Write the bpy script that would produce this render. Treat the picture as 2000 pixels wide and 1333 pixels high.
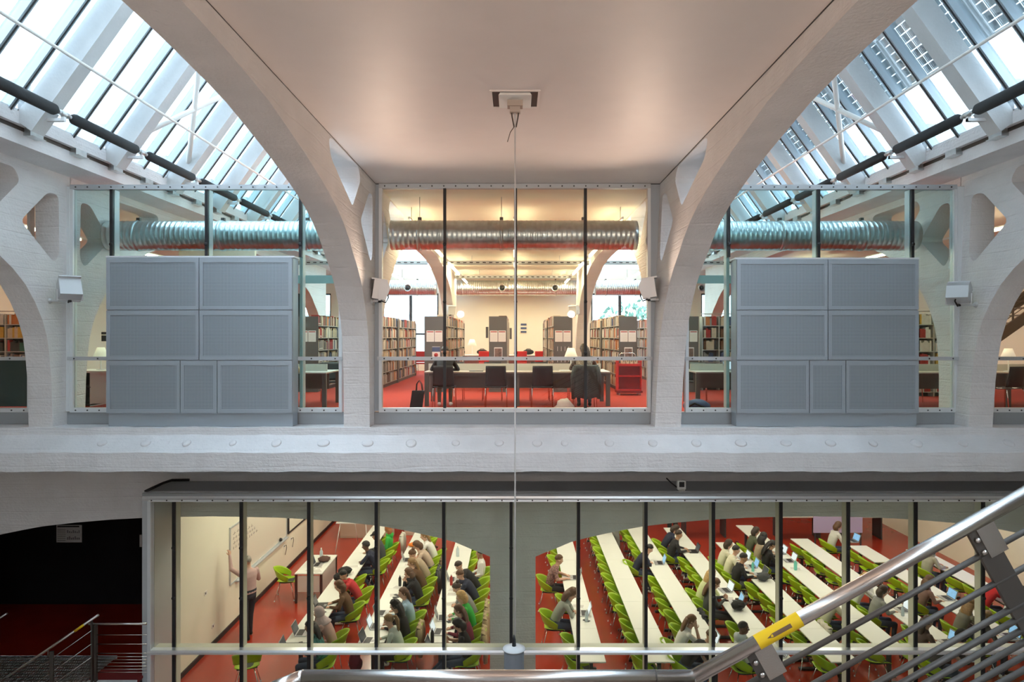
import bpy, bmesh, math, random
from mathutils import Vector, Matrix, Euler
from mathutils.geometry import tessellate_polygon
from mathutils.kdtree import KDTree
random.seed(7)
for o in list(bpy.data.objects): bpy.data.objects.remove(o)
SC = bpy.context.scene
COL = SC.collection
PI = math.pi
# ---------------------------------------------------------------- camera
F, CX, CY, EYE = 1333.333, 1007.8, 657.0, 1.5      # focal length (px), vanishing point, eye height over the upper floor
cam = bpy.data.cameras.new('camera'); cam.lens = 24; cam.sensor_width = 36
cam.shift_x = -(CX-1000)/2000; cam.shift_y = -(666.5-CY)/2000
cam.clip_start = .05; cam.clip_end = 400
camo = bpy.data.objects.new('camera', cam); COL.objects.link(camo)
camo.location = (0, 0, EYE); camo.rotation_euler = (PI/2, 0, 0); SC.camera = camo
# ---------------------------------------------------------------- world and exposure
SC.view_settings.view_transform = 'Standard'; SC.view_settings.look = 'None'
SC.view_settings.gamma = 1; SC.view_settings.use_curve_mapping = False
SC.view_settings.exposure = 0.0
W = bpy.data.worlds.new('overcast_sky'); SC.world = W; W.use_nodes = True
bgn = W.node_tree.nodes['Background']
bgn.inputs[0].default_value = (.74, .87, 1.0, 1); bgn.inputs[1].default_value = 9.2
LAMP = 1.0
# ---------------------------------------------------------------- helpers
def P(px, py, d): return Vector(((px-CX)*d/F, d, EYE+(CY-py)*d/F))
def X_(px, d): return (px-CX)*d/F
def Z_(py, d): return EYE+(CY-py)*d/F
class MB:
    def __init__(s): s.v = []; s.f = []; s.m = []; s.sm = []
    def add(s, vs, fs, mi=0, sm=False):
        b = len(s.v); s.v += [tuple(v) for v in vs]
        for f in fs: s.f.append([b+i for i in f]); s.m.append(mi); s.sm.append(sm)
        return s
    def box(s, a, b, mi=0):
        x0, y0, z0 = [min(a[i], b[i]) for i in range(3)]; x1, y1, z1 = [max(a[i], b[i]) for i in range(3)]
        return s.add([(x0,y0,z0),(x1,y0,z0),(x1,y1,z0),(x0,y1,z0),(x0,y0,z1),(x1,y0,z1),(x1,y1,z1),(x0,y1,z1)],
              [(0,3,2,1),(4,5,6,7),(0,1,5,4),(1,2,6,5),(2,3,7,6),(3,0,4,7)], mi)
    def rbox(s, a, b, r=.01, mi=0):
        bm = bmesh.new(); x0, y0, z0 = [min(a[i], b[i]) for i in range(3)]; x1, y1, z1 = [max(a[i], b[i]) for i in range(3)]
        bmesh.ops.create_cube(bm, size=1)
        for v in bm.verts: v.co = Vector(((x0+x1)/2+v.co.x*(x1-x0), (y0+y1)/2+v.co.y*(y1-y0), (z0+z1)/2+v.co.z*(z1-z0)))
        bmesh.ops.bevel(bm, geom=bm.edges[:], offset=r, segments=2, profile=.5, affect='EDGES')
        bm.verts.index_update(); s.add([v.co for v in bm.verts], [[v.index for v in f.verts] for f in bm.faces], mi); bm.free(); return s
    def bar(s, p, q, w, h, up=(0,0,1), mi=0):
        p = Vector(p); q = Vector(q); d = (q-p).normalized(); u = Vector(up)
        if abs(d.dot(u)) > .99: u = Vector((0,1,0))
        sd = d.cross(u).normalized()*w/2; u2 = sd.cross(d).normalized()*h/2
        vs = [p-sd-u2, p+sd-u2, p+sd+u2, p-sd+u2, q-sd-u2, q+sd-u2, q+sd+u2, q-sd+u2]
        return s.add(vs, [(0,1,2,3)[::-1],(4,5,6,7),(0,1,5,4),(1,2,6,5),(2,3,7,6),(3,0,4,7)], mi)
    def tube(s, path, r, n=8, mi=0, caps=True):
        path = [Vector(p) for p in path]; k = len(path); rs = r if isinstance(r, (list, tuple)) else [r]*k
        vs = []; fs = []; prev = None
        for i, p in enumerate(path):
            t = (path[min(i+1,k-1)]-path[max(i-1,0)]).normalized()
            a = prev if prev is not None else (Vector((0,0,1)) if abs(t.z) < .9 else Vector((1,0,0)))
            b = t.cross(a).normalized(); a = b.cross(t).normalized(); prev = a
            for j in range(n):
                an = 2*PI*j/n; vs.append(p+(a*math.cos(an)+b*math.sin(an))*rs[i])
        for i in range(k-1):
            for j in range(n): fs.append((i*n+j, i*n+(j+1)%n, (i+1)*n+(j+1)%n, (i+1)*n+j))
        s.add(vs, fs, mi, True)
        if caps:
            b = len(s.v)-k*n
            s.f.append([b+j for j in range(n)][::-1]); s.m.append(mi); s.sm.append(False)
            s.f.append([b+(k-1)*n+j for j in range(n)]); s.m.append(mi); s.sm.append(False)
        return s
    def lathe(s, c, prof, n=16, mi=0, axis='z', sm=True):
        c = Vector(c); vs = []; fs = []
        for (r, h) in prof:
            for j in range(n):
                a = 2*PI*j/n; u, v = r*math.cos(a), r*math.sin(a)
                vs.append(c+Vector({'z':(u,v,h), 'y':(u,h,v), 'x':(h,u,v)}[axis]))
        for i in range(len(prof)-1):
            for j in range(n): fs.append((i*n+j, i*n+(j+1)%n, (i+1)*n+(j+1)%n, (i+1)*n+j))
        fs.append(list(range(n))[::-1]); fs.append([(len(prof)-1)*n+j for j in range(n)])
        return s.add(vs, fs, mi, sm)
    def prism(s, poly, t0, t1, plane='yz', holes=(), mi=0, xf=None):
        """flat polygon (with holes) given thickness; plane 'yz' is extruded along x, 'xz' along y, 'xy' along z"""
        def pt(p, t):
            q = {'yz': (t,p[0],p[1]), 'xz': (p[0],t,p[1]), 'xy': (p[0],p[1],t)}[plane]
            return xf(*q) if xf else q
        loops = [list(poly)]+[list(h) for h in holes]
        flat = [p for l in loops for p in l]
        tris = tessellate_polygon([[Vector((p[0],p[1],0)) for p in l] for l in loops])
        n = len(flat); vs = [pt(p,t0) for p in flat]+[pt(p,t1) for p in flat]
        fs = [tuple(t) for t in tris]+[tuple(n+i for i in t)[::-1] for t in tris]
        b = 0
        for l in loops:
            k = len(l)
            for i in range(k): fs.append((b+i, b+(i+1)%k, n+b+(i+1)%k, n+b+i))
            b += k
        return s.add(vs, fs, mi)
    def ell(s, c, r, n=12, m=8, mi=0, rot=None, fn=None):
        c = Vector(c); vs = []; fs = []
        for i in range(m+1):
            th = PI*i/m
            for j in range(n):
                a = 2*PI*j/n; u = Vector((math.sin(th)*math.cos(a), math.sin(th)*math.sin(a), math.cos(th)))
                k = fn(u) if fn else 1
                w = Vector((u.x*r[0], u.y*r[1], u.z*r[2]))*k
                if rot: w = rot @ w
                vs.append(c+w)
        for i in range(m):
            for j in range(n): fs.append((i*n+j, (i+1)*n+j, (i+1)*n+(j+1)%n, i*n+(j+1)%n))
        return s.add(vs, fs, mi, True)
    def grid(s, fn, nu, nv, mi=0, sm=True, thick=0):
        vs = [Vector(fn(i/nu, j/nv)) for i in range(nu+1) for j in range(nv+1)]
        q = lambda i, j: i*(nv+1)+j
        fs = [(q(i,j), q(i+1,j), q(i+1,j+1), q(i,j+1)) for i in range(nu) for j in range(nv)]
        if thick:
            k = len(vs); nor = [Vector() for _ in vs]
            for f in fs:
                nn = (vs[f[1]]-vs[f[0]]).cross(vs[f[2]]-vs[f[0]])
                for i in f: nor[i] += nn
            vs = vs+[v-(nrm.normalized() if nrm.length else Vector((0,0,1)))*thick for v, nrm in zip(vs, nor)]
            fs = fs+[tuple(k+i for i in f)[::-1] for f in fs]
            for i in range(nu): fs += [(q(i+1,0), q(i,0), k+q(i,0), k+q(i+1,0)), (q(i,nv), q(i+1,nv), k+q(i+1,nv), k+q(i,nv))]
            for j in range(nv): fs += [(q(0,j), q(0,j+1), k+q(0,j+1), k+q(0,j)), (q(nu,j+1), q(nu,j), k+q(nu,j), k+q(nu,j+1))]
        return s.add(vs, fs, mi, sm)
    def mesh(s, name, mats):
        me = bpy.data.meshes.new(name); me.from_pydata(s.v, [], s.f)
        for m in (mats if isinstance(mats, (list,tuple)) else [mats]): me.materials.append(m)
        me.polygons.foreach_set('material_index', s.m); me.polygons.foreach_set('use_smooth', s.sm)
        bm = bmesh.new(); bm.from_mesh(me); bmesh.ops.recalc_face_normals(bm, faces=bm.faces); bm.to_mesh(me); bm.free()
        me.update(); return me
    def build(s, name, mats, parent=None, **kw): return link(name, s.mesh(name, mats), parent, **kw)
def link(name, data, parent=None, loc=None, rz=None, label=None, cat=None, group=None, kind=None):
    o = bpy.data.objects.new(name, data); COL.objects.link(o); o.parent = parent
    if loc is not None: o.location = loc
    if rz is not None: o.rotation_euler = (0,0,rz)
    return tag(o, label, cat, group, kind)
def tag(o, label=None, cat=None, group=None, kind=None):
    if label: o['label'] = label
    if cat: o['category'] = cat
    if group: o['group'] = group
    if kind: o['kind'] = kind
    return o
def empty(name, loc=(0,0,0), rz=0, **kw): return link(name, None, None, loc, rz, **kw)
def kids(o): return [c for c in ALLKIDS.get(o.name, [])]
def dup(o, loc=None, rz=None, parent=None, label=None, group=None):
    c = o.copy(); COL.objects.link(c); c.parent = parent
    if loc is not None: c.location = loc
    if rz is not None: c.rotation_euler = (0,0,rz)
    if label: c['label'] = label
    if group: c['group'] = group
    for k in list(o.children): dup(k, parent=c)
    return c
def one(name, a, b, m, parent=None, r=0, **kw):
    mb = MB(); (mb.rbox(a, b, r) if r else mb.box(a, b)); return mb.build(name, m, parent, **kw)
# ---------------------------------------------------------------- materials
MATS = {}
def mat(name, col, rough=.5, metal=0, var=0, vs=3, bump=0, bs=30, spec=.5, emit=0, ecol=None, coat=0, alpha=None):
    if name in MATS: return MATS[name]
    m = bpy.data.materials.new(name); m.use_nodes = True; nt = m.node_tree; b = nt.nodes['Principled BSDF']
    c = tuple(col)+(1,); b.inputs['Base Color'].default_value = c
    b.inputs['Roughness'].default_value = rough; b.inputs['Metallic'].default_value = metal
    b.inputs['Specular IOR Level'].default_value = spec
    if coat: b.inputs['Coat Weight'].default_value = coat; b.inputs['Coat Roughness'].default_value = .15
    if emit: b.inputs['Emission Color'].default_value = tuple(ecol or col)+(1,); b.inputs['Emission Strength'].default_value = emit
    if var or bump:
        tc = nt.nodes.new('ShaderNodeTexCoord')
        if var:
            n = nt.nodes.new('ShaderNodeTexNoise'); n.inputs['Scale'].default_value = vs; n.inputs['Detail'].default_value = 6
            r = nt.nodes.new('ShaderNodeMapRange'); r.inputs[1].default_value = .3; r.inputs[2].default_value = .7; r.inputs[3].default_value = 1-var; r.inputs[4].default_value = 1+var
            mx = nt.nodes.new('ShaderNodeMix'); mx.data_type = 'RGBA'; mx.blend_type = 'MULTIPLY'; mx.inputs[0].default_value = 1; mx.inputs[6].default_value = c
            nt.links.new(tc.outputs['Object'], n.inputs['Vector']); nt.links.new(n.outputs['Fac'], r.inputs[0]); nt.links.new(r.outputs[0], mx.inputs[7]); nt.links.new(mx.outputs[2], b.inputs['Base Color'])
        if bump:
            n2 = nt.nodes.new('ShaderNodeTexNoise'); n2.inputs['Scale'].default_value = bs; n2.inputs['Detail'].default_value = 8
            bp = nt.nodes.new('ShaderNodeBump'); bp.inputs['Strength'].default_value = bump; bp.inputs['Distance'].default_value = .02
            nt.links.new(tc.outputs['Object'], n2.inputs['Vector']); nt.links.new(n2.outputs['Fac'], bp.inputs['Height']); nt.links.new(bp.outputs[0], b.inputs['Normal'])
    MATS[name] = m; return m
def glass(name, tint=(.96,.98,.97), boost=1.0):
    m = bpy.data.materials.new(name); m.use_nodes = True; nt = m.node_tree; nt.nodes.clear()
    o = nt.nodes.new('ShaderNodeOutputMaterial'); t = nt.nodes.new('ShaderNodeBsdfTransparent'); g = nt.nodes.new('ShaderNodeBsdfGlossy')
    fr = nt.nodes.new('ShaderNodeFresnel'); mx = nt.nodes.new('ShaderNodeMixShader'); ml = nt.nodes.new('ShaderNodeMath'); ml.operation = 'MULTIPLY'; ml.inputs[1].default_value = boost
    fr.inputs[0].default_value = 1.35; g.inputs['Roughness'].default_value = .01; t.inputs[0].default_value = tuple(tint)+(1,)
    nt.links.new(fr.outputs[0], ml.inputs[0]); nt.links.new(ml.outputs[0], mx.inputs[0]); nt.links.new(t.outputs[0], mx.inputs[1]); nt.links.new(g.outputs[0], mx.inputs[2]); nt.links.new(mx.outputs[0], o.inputs[0])
    MATS[name] = m; return m
def concrete(name, col, line=.5):
    """white painted board-marked concrete: faint dark board joints, pits and trowel relief"""
    m = mat(name, col, .75, var=.05, vs=2.2); nt = m.node_tree; b = nt.nodes['Principled BSDF']
    tc = nt.nodes.new('ShaderNodeTexCoord')
    mp = nt.nodes.new('ShaderNodeMapping'); mp.inputs['Scale'].default_value = (.35,.35,5.5)
    n = nt.nodes.new('ShaderNodeTexNoise'); n.inputs['Scale'].default_value = 6; n.inputs['Detail'].default_value = 10
    n2 = nt.nodes.new('ShaderNodeTexNoise'); n2.inputs['Scale'].default_value = 26; n2.inputs['Detail'].default_value = 6
    w = nt.nodes.new('ShaderNodeTexWave'); w.bands_direction = 'Z'; w.inputs['Scale'].default_value = 1.25; w.inputs['Distortion'].default_value = 1.5; w.inputs['Detail'].default_value = 2; w.inputs['Detail Scale'].default_value = .6
    r = nt.nodes.new('ShaderNodeMapRange'); r.inputs[1].default_value = .0; r.inputs[2].default_value = .03; r.inputs[3].default_value = -line; r.inputs[4].default_value = 0
    a = nt.nodes.new('ShaderNodeMath'); a.operation = 'ADD'; a2 = nt.nodes.new('ShaderNodeMath'); a2.operation = 'ADD'
    bp = nt.nodes.new('ShaderNodeBump'); bp.inputs['Strength'].default_value = .5; bp.inputs['Distance'].default_value = .02
    L = nt.links.new
    L(tc.outputs['Object'], mp.inputs[0]); L(mp.outputs[0], n.inputs['Vector']); L(tc.outputs['Object'], n2.inputs['Vector']); L(tc.outputs['Object'], w.inputs['Vector'])
    L(w.outputs['Fac'], r.inputs[0]); L(n.outputs['Fac'], a.inputs[0]); L(r.outputs[0], a.inputs[1]); L(a.outputs[0], a2.inputs[0]); L(n2.outputs['Fac'], a2.inputs[1]); L(a2.outputs[0], bp.inputs['Height']); L(bp.outputs[0], b.inputs['Normal'])
    return m
def perforated(name, col, hole):
    m = mat(name, col, .45, .3); nt = m.node_tree; b = nt.nodes['Principled BSDF']; L = nt.links.new
    tc = nt.nodes.new('ShaderNodeTexCoord'); sx = nt.nodes.new('ShaderNodeSeparateXYZ'); L(tc.outputs['Object'], sx.inputs[0])
    sq = []
    for ax in (0, 2):
        d = nt.nodes.new('ShaderNodeMath'); d.operation = 'MULTIPLY'; d.inputs[1].default_value = 1/.023; L(sx.outputs[ax], d.inputs[0])
        f = nt.nodes.new('ShaderNodeMath'); f.operation = 'FRACT'; L(d.outputs[0], f.inputs[0])
        s_ = nt.nodes.new('ShaderNodeMath'); s_.operation = 'SUBTRACT'; s_.inputs[1].default_value = .5; L(f.outputs[0], s_.inputs[0])
        p = nt.nodes.new('ShaderNodeMath'); p.operation = 'POWER'; p.inputs[1].default_value = 2; L(s_.outputs[0], p.inputs[0]); sq.append(p)
    ad = nt.nodes.new('ShaderNodeMath'); ad.operation = 'ADD'; L(sq[0].outputs[0], ad.inputs[0]); L(sq[1].outputs[0], ad.inputs[1])
    lt = nt.nodes.new('ShaderNodeMath'); lt.operation = 'LESS_THAN'; lt.inputs[1].default_value = .1; L(ad.outputs[0], lt.inputs[0])
    mx = nt.nodes.new('ShaderNodeMix'); mx.data_type = 'RGBA'; mx.inputs[6].default_value = tuple(col)+(1,); mx.inputs[7].default_value = tuple(hole)+(1,)
    L(lt.outputs[0], mx.inputs[0]); L(mx.outputs[2], b.inputs['Base Color']); return m
M = dict(
 conc=concrete('painted_concrete', (.78,.76,.76)), conc2=concrete('painted_concrete_beam', (.80,.80,.82), .3),
 rafter=mat('white_painted_rafter', (.60,.62,.63), .7, var=.05, bump=.15, bs=25), bars=mat('blue_grey_aluminium', (.40,.47,.52), .4, .3), hdr=mat('satin_metal', (.86,.89,.92), .32, .75),
 ceil=mat('plaster_ceiling', (.82,.76,.73), .5, var=.015, bump=.03, bs=60), white=mat('white_paint', (.86,.85,.82), .6, bump=.02, bs=40),
 libceil=mat('library_ceiling', (.84,.82,.68), .6, var=.02), cream=mat('cream_wall', (.85,.82,.68), .7, var=.02), alu=mat('grey_aluminium', (.54,.57,.60), .38, .25), alul=mat('pale_aluminium', (.74,.77,.79), .38, .12),
 panelg=mat('grey_sheet_metal', (.42,.48,.54), .42, .25), sill=mat('grey_sill_panel', (.35,.37,.385), .5, .1, bump=.02),
 black=mat('black_rubber', (.012,.013,.016), .45), dark=mat('dark_steel', (.05,.055,.06), .45, .4), steel=mat('brushed_steel', (.60,.57,.55), .27, 1, bump=.02, bs=200),
 steel2=mat('galvanised_steel', (.62,.66,.67), .3, .95, var=.12, vs=9), chrome=mat('chrome', (.75,.75,.75), .12, 1), greysteel=mat('grey_steel', (.10,.087,.078), .5, .5),
 redfloor=mat('red_resin_floor', (.40,.030,.010), .25, var=.06, vs=2, bump=.01, bs=8, coat=.3), carpet=mat('red_carpet', (.42,.030,.012), .95, var=.12, vs=60, bump=.2, bs=300),
 blackwall=mat('black_wall', (.008,.008,.009), .9), table=mat('white_laminate', (.80,.81,.76), .3), lime=mat('lime_plastic', (.36,.56,.012), .32),
 limed=mat('dark_seat_pad', (.05,.06,.05), .8), paper=mat('paper', (.85,.84,.82), .8), shelf=mat('grey_shelf_steel', (.13,.125,.12), .5, .2), shelfl=mat('pale_shelf_board', (.5,.48,.44), .5),
 red=mat('red_lacquer', (.55,.02,.02), .35), yellow=mat('yellow_tape', (.85,.55,.01), .45), blkplastic=mat('black_plastic', (.02,.02,.021), .4), greyplastic=mat('silver_plastic', (.55,.55,.56), .3, .5),
 floodgrey=mat('floodlight_grey', (.62,.64,.66), .4, .3), darkfab=mat('black_fabric', (.018,.018,.02), .9), tabgrey=mat('taupe_table', (.50,.47,.42), .5), legt=mat('taupe_leg', (.14,.13,.115), .5),
 lens=mat('lamp_lens', (.75,.78,.8), .1), sleeve=mat('black_foam_sleeve', (.028,.034,.038), .85, bump=.2, bs=80), teal=mat('dark_teal_glass', (.02,.05,.055), .25),
 glow=mat('lit_tube', (1,.9,.7), .5, emit=30, ecol=(1,.83,.52)), glow2=mat('lit_panel', (1,.95,.85), .5, emit=14, ecol=(1,.9,.72)), door=mat('dark_door', (.03,.028,.03), .5),
 shade=mat('lamp_shade', (.85,.8,.66), .8, emit=.5, ecol=(1,.85,.6)))
M['perf'] = perforated('perforated_metal', (.42,.48,.54), (.17,.20,.235))
GL = glass('clear_glass'); GLB = glass('clear_glass_lower', (.93,.96,.92), 1.0); GLS = glass('skylight_glass', (.93,.97,.98), .8); GLT = glass('teal_tinted_glass', (.80,.93,.93), 1.2)
# ================================================================ STRUCTURE
DF = 11.2                                     # depth of the glazed facade
FL = -5.1                                     # lower floor level
CEIL = 4.0
def struct(name, mb, m, parent=None): return mb.build(name, m, parent, kind='structure')
# ---- floors, ceilings, outer walls
struct('floor_upper', MB().box((-14.5,11.22,-.3),(14.5,30,0)), M['carpet'])
struct('floor_lower', MB().box((-14.5,11.6,FL-.25),(14.5,30,FL)), M['redfloor'])
struct('floor_hall', MB().box((-14.5,-9,FL-.25),(14.5,11.6,FL)), mat('hall_floor', (.36,.26,.21), .6, var=.05))
struct('ceiling_hall', MB().box((-2.3,-9,CEIL),(2.36,11.28,CEIL+.25)), M['ceil'])
struct('ceiling_library', MB().box((-2.35,11.3,CEIL),(2.35,30,CEIL+.25)), M['libceil'])
struct('ceiling_lower', MB().box((-14.5,13.1,-.62),(14.5,30,-.31)), M['white'])
for sx in (-1, 1):
    struct('ceiling_outer_bay', MB().box((sx*7.4,-9,CEIL+.1),(sx*14.5,30,CEIL+.35)), M['ceil'])
    struct('wall_'+('left' if sx < 0 else 'right'), MB().box((sx*14.5,-9,FL),(sx*14.7,30,CEIL+.4)), M['cream'])
struct('wall_behind', MB().box((-14.7,-9.2,FL),(14.7,-9,9)), M['white'])
# far library wall with the big windows of the side bays
DW = 29.5
wx = [(-7.0,-3.35),(3.25,7.0),(-12.2,-8.0),(8.0,12.2)]; wz0, wz1 = .55, 3.35
mb = MB(); xs = sorted([v for w in wx for v in w]); prev = -14.5
for i in range(0, 8, 2):
    mb.box((prev,DW,0),(xs[i],DW+.3,CEIL+.4)); mb.box((xs[i],DW,0),(xs[i+1],DW+.3,wz0)); mb.box((xs[i],DW,wz1),(xs[i+1],DW+.3,CEIL+.4)); prev = xs[i+1]
mb.box((prev,DW,0),(14.5,DW+.3,CEIL+.4)); struct('wall_far', mb, M['cream'])
for i, (a, b) in enumerate(wx):
    w = empty('window_%d' % (i+11), ((a+b)/2,DW+.15,wz0), kind='structure'); L = (b-a)/2; H = wz1-wz0
    f = MB().box((-L,-.06,0),(L,.06,.07)).box((-L,-.06,H-.07),(L,.06,H)).box((-L,-.06,0),(-L+.07,.06,H)).box((L-.07,-.06,0),(L,.06,H)); f.build('window_frame', M['dark'], w)
    n = 3
    for k in range(1, n): MB().box((-L+2*L*k/n-.06,-.07,.07),(-L+2*L*k/n+.06,.07,H-.07)).build('mullion', M['dark'], w)
    one('transom', (-L,-.065,1.0),(L,.065,1.08), M['dark'], w)
    for k in range(n): one('pane', (-L+2*L*k/n+.06,-.006,.07),(-L+2*L*(k+1)/n-.06,.006,H-.07), GL, w)
# ---- lower level: walls
struct('wall_lower_left', MB().box((-6.60,12.72,FL),(-6.46,28,-.62)), M['cream'])
struct('baseboard_left', MB().box((-6.46,12.72,FL),(-6.435,28,FL+.1)), M['black'])
struct('wall_lower_right', MB().box((12.9,11.9,FL),(13.1,28,-.62)), M['cream'])
struct('wall_lower_far', MB().box((-6.46,28,FL),(12.9,28.2,-.62)), mat('far_dark_wall', (.10,.095,.10), .8))
struct('wall_lower_dark', MB().box((-14.5,16.8,FL),(-6.60,17.0,-.62)), M['blackwall'])
# ---- spandrel wall with the low concrete arches of the lower level
SPD = 12.7
half = [(1046,1088),(1062,1081),(1084,1072.7),(1115,1059.5),(1147,1051),(1180,1043.6),(1217,1036),(1255,1029),(1320,1021.5),(1387,1015.8),(1461,1011.8),(1516,1010.4),(1588,1009.3)]
pts = [(X_(x,SPD), Z_(y,SPD)) for x, y in half]
xc = X_(1588,SPD); bayR = pts+[(2*xc-x, z) for x, z in pts[:-1]][::-1]
x0c = X_(1001.5,SPD); bayL = [(2*x0c-x, z) for x, z in bayR][::-1]
poly = [(-14.5,-.4),(-14.5,FL)]+[(bayL[0][0],FL)]+bayL+[(bayL[-1][0],FL),(bayR[0][0],FL)]+bayR+[(bayR[-1][0],FL),(14.5,FL),(14.5,-.4)]
struct('wall_spandrel', MB().prism(poly, SPD, SPD+.4, 'xz'), M['conc'])
# ---- floor edge beam with chamfered ledge and its row of plugs
prof = [(10.75,Z_(836,10.75)),(10.75,Z_(850,10.75)),(10.4,Z_(885,10.4)),(10.4,Z_(922,10.4)),(13.05,Z_(922,10.4)),(13.05,-.33),(11.2,-.33),(11.2,Z_(836,10.75))]
def rough(x, y, z):
    if y < 10.9: return (x, y+.006*math.sin(x*7.3)+.004*math.sin(x*19), z+.005*math.sin(x*5.1+y*9)+.004*math.sin(x*17+z*5))
    return (x, y, z)
mb = MB()
xsx = [-14.5+i*.125 for i in range(233)]
vs = [rough(x, y, z) for x in xsx for y, z in prof]; k = len(prof)
fs = [(i*k+j, i*k+(j+1)%k, (i+1)*k+(j+1)%k, (i+1)*k+j) for i in range(len(xsx)-1) for j in range(k)]
fs += [tuple(range(k)), tuple((len(xsx)-1)*k+j for j in range(k))]; mb.add(vs, fs)
beam = struct('floor_edge_beam', mb, M['conc2'])
nb = Vector((0,-.222,.35)).normalized(); rot = nb.to_track_quat('Z','Y').to_matrix()
pl = MB().lathe((0,0,0), [(.085,-.02),(.085,.012),(.065,.024),(.01,.026)], 14).mesh('plug', M['conc2'])
for i, px in enumerate([200,285,365,455,540,632,718,803,890,975,1049,1103,1190,1275,1360,1447,1535,1622,1705,1790,1880,1970]):
    o = link('plug', pl, beam); c = P(px, 866+random.uniform(-3,3), 10.58); c.y = 10.58; c.z = -.056-.222*(10.75-10.58)/.35*1.0
    o.location = c; o.rotation_euler = rot.to_euler(); s = random.uniform(.75,1.1); o.scale = (s*random.uniform(.8,1.2),s,1)
# ---- the white concrete arches (planes across the facade)
CUR = [(10.82,-1.5),(10.81,-1.168),(10.79,-.7),(10.744,-.314),(10.69,-.02),(10.588,.246),(10.42,.52),(10.216,.774),(9.96,.99),(9.648,1.187),(9.435,1.345),(9.1,1.53),(8.754,1.668),(8.4,1.775),(8.074,1.859),(7.432,2.001),(6.756,2.125),(6.388,2.19),(5.95,2.235),(5.362,2.28),(5.0,2.30),(4.7,2.31),(4.1,2.325),(3.5,2.33)]
def smooth(poly, r=.07, n=3):
    out = []; m = len(poly)
    for i in range(m):
        a, b, c = Vector(poly[i-1]), Vector(poly[i]), Vector(poly[(i+1)%m])
        r1 = min(r, (a-b).length*.45); r2 = min(r, (c-b).length*.45)
        p, q = b+(a-b).normalized()*r1, b+(c-b).normalized()*r2
        for k in range(n+1):
            t = k/n; out.append(tuple(p*(1-t)**2+b*2*t*(1-t)+q*t*t))
    return out
H1 = smooth([(10.11,1.715),(10.70,2.26),(10.95,2.26),(10.97,1.30),(10.84,1.17)], .1)
H2 = smooth([(8.38,2.42),(8.5,2.475),(9.98,2.475),(10.10,2.30),(9.62,1.83),(9.48,1.88),(8.5,2.22)], .09)
def arch(name, xb, xt, b, sgn, top, front=True, holes=True):
    """one arch: inner face leans from xb (base) to xt (top); b is the rib's width, sgn the side it lies on"""
    o = lambda p: (p[0], p[1]+EYE)
    if front:
        c = [o(p) for p in CUR]; c2 = [(7.0-y, z) for y, z in c[:-1]][::-1]
        poly = c+c2+[(-4.4,0),(-4.4,top),(DF+.02,top),(DF+.02,0)]
    else:
        g = lambda y: DF+.06+(10.82-y+.38)*.98
        c = [(g(y), z+EYE) for y, z in CUR]; yc = c[-1][0]
        poly = c+[(2*yc-y, z) for y, z in c[:-1]][::-1]+[(2*yc-DF-.05,0),(2*yc-DF-.05,top),(DF+.05,top),(DF+.05,0)]
    hs = []
    if holes and front: hs = [[o(p) for p in H1], [o(p) for p in H2]]
    if holes and not front: hs = [[(DF+.06+(10.82-y+.38)*.98, z+EYE) for y, z in h][::-1] for h in (H1,H2)]
    xf = lambda x, y, z: (x+(xb+(xt-xb)*z/CEIL), y, z)
    # jitter of the old shuttering on the arris
    mb = MB().prism(poly, 0, sgn*b, 'yz', hs, xf=xf); return struct(name, mb, M['conc'])
arch('concrete_arch', -2.32, -2.30, .41, -1, CEIL+.02); arch('concrete_arch', 2.20, 2.36, .41, 1, CEIL+.02)
arch('concrete_arch', -7.345, -7.335, .38, -1, CEIL+.14); arch('concrete_arch', 7.17, 7.32, .38, 1, CEIL+.14)
arch('concrete_arch_inner', -2.32, -2.30, .41, -1, CEIL+.02, False); arch('concrete_arch_inner', 2.24, 2.36, .41, 1, CEIL+.02, False)
arch('concrete_arch_inner', -7.345, -7.335, .38, -1, CEIL+.14, False); arch('concrete_arch_inner', 7.2, 7.32, .38, 1, CEIL+.14, False)
struct('trim_1', MB().box((-2.308,-4.3,3.992),(-2.298,11.2,4.003)), M['dark']); struct('trim_2', MB().box((2.352,-4.3,3.992),(2.362,11.2,4.003)), M['dark'])
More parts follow.
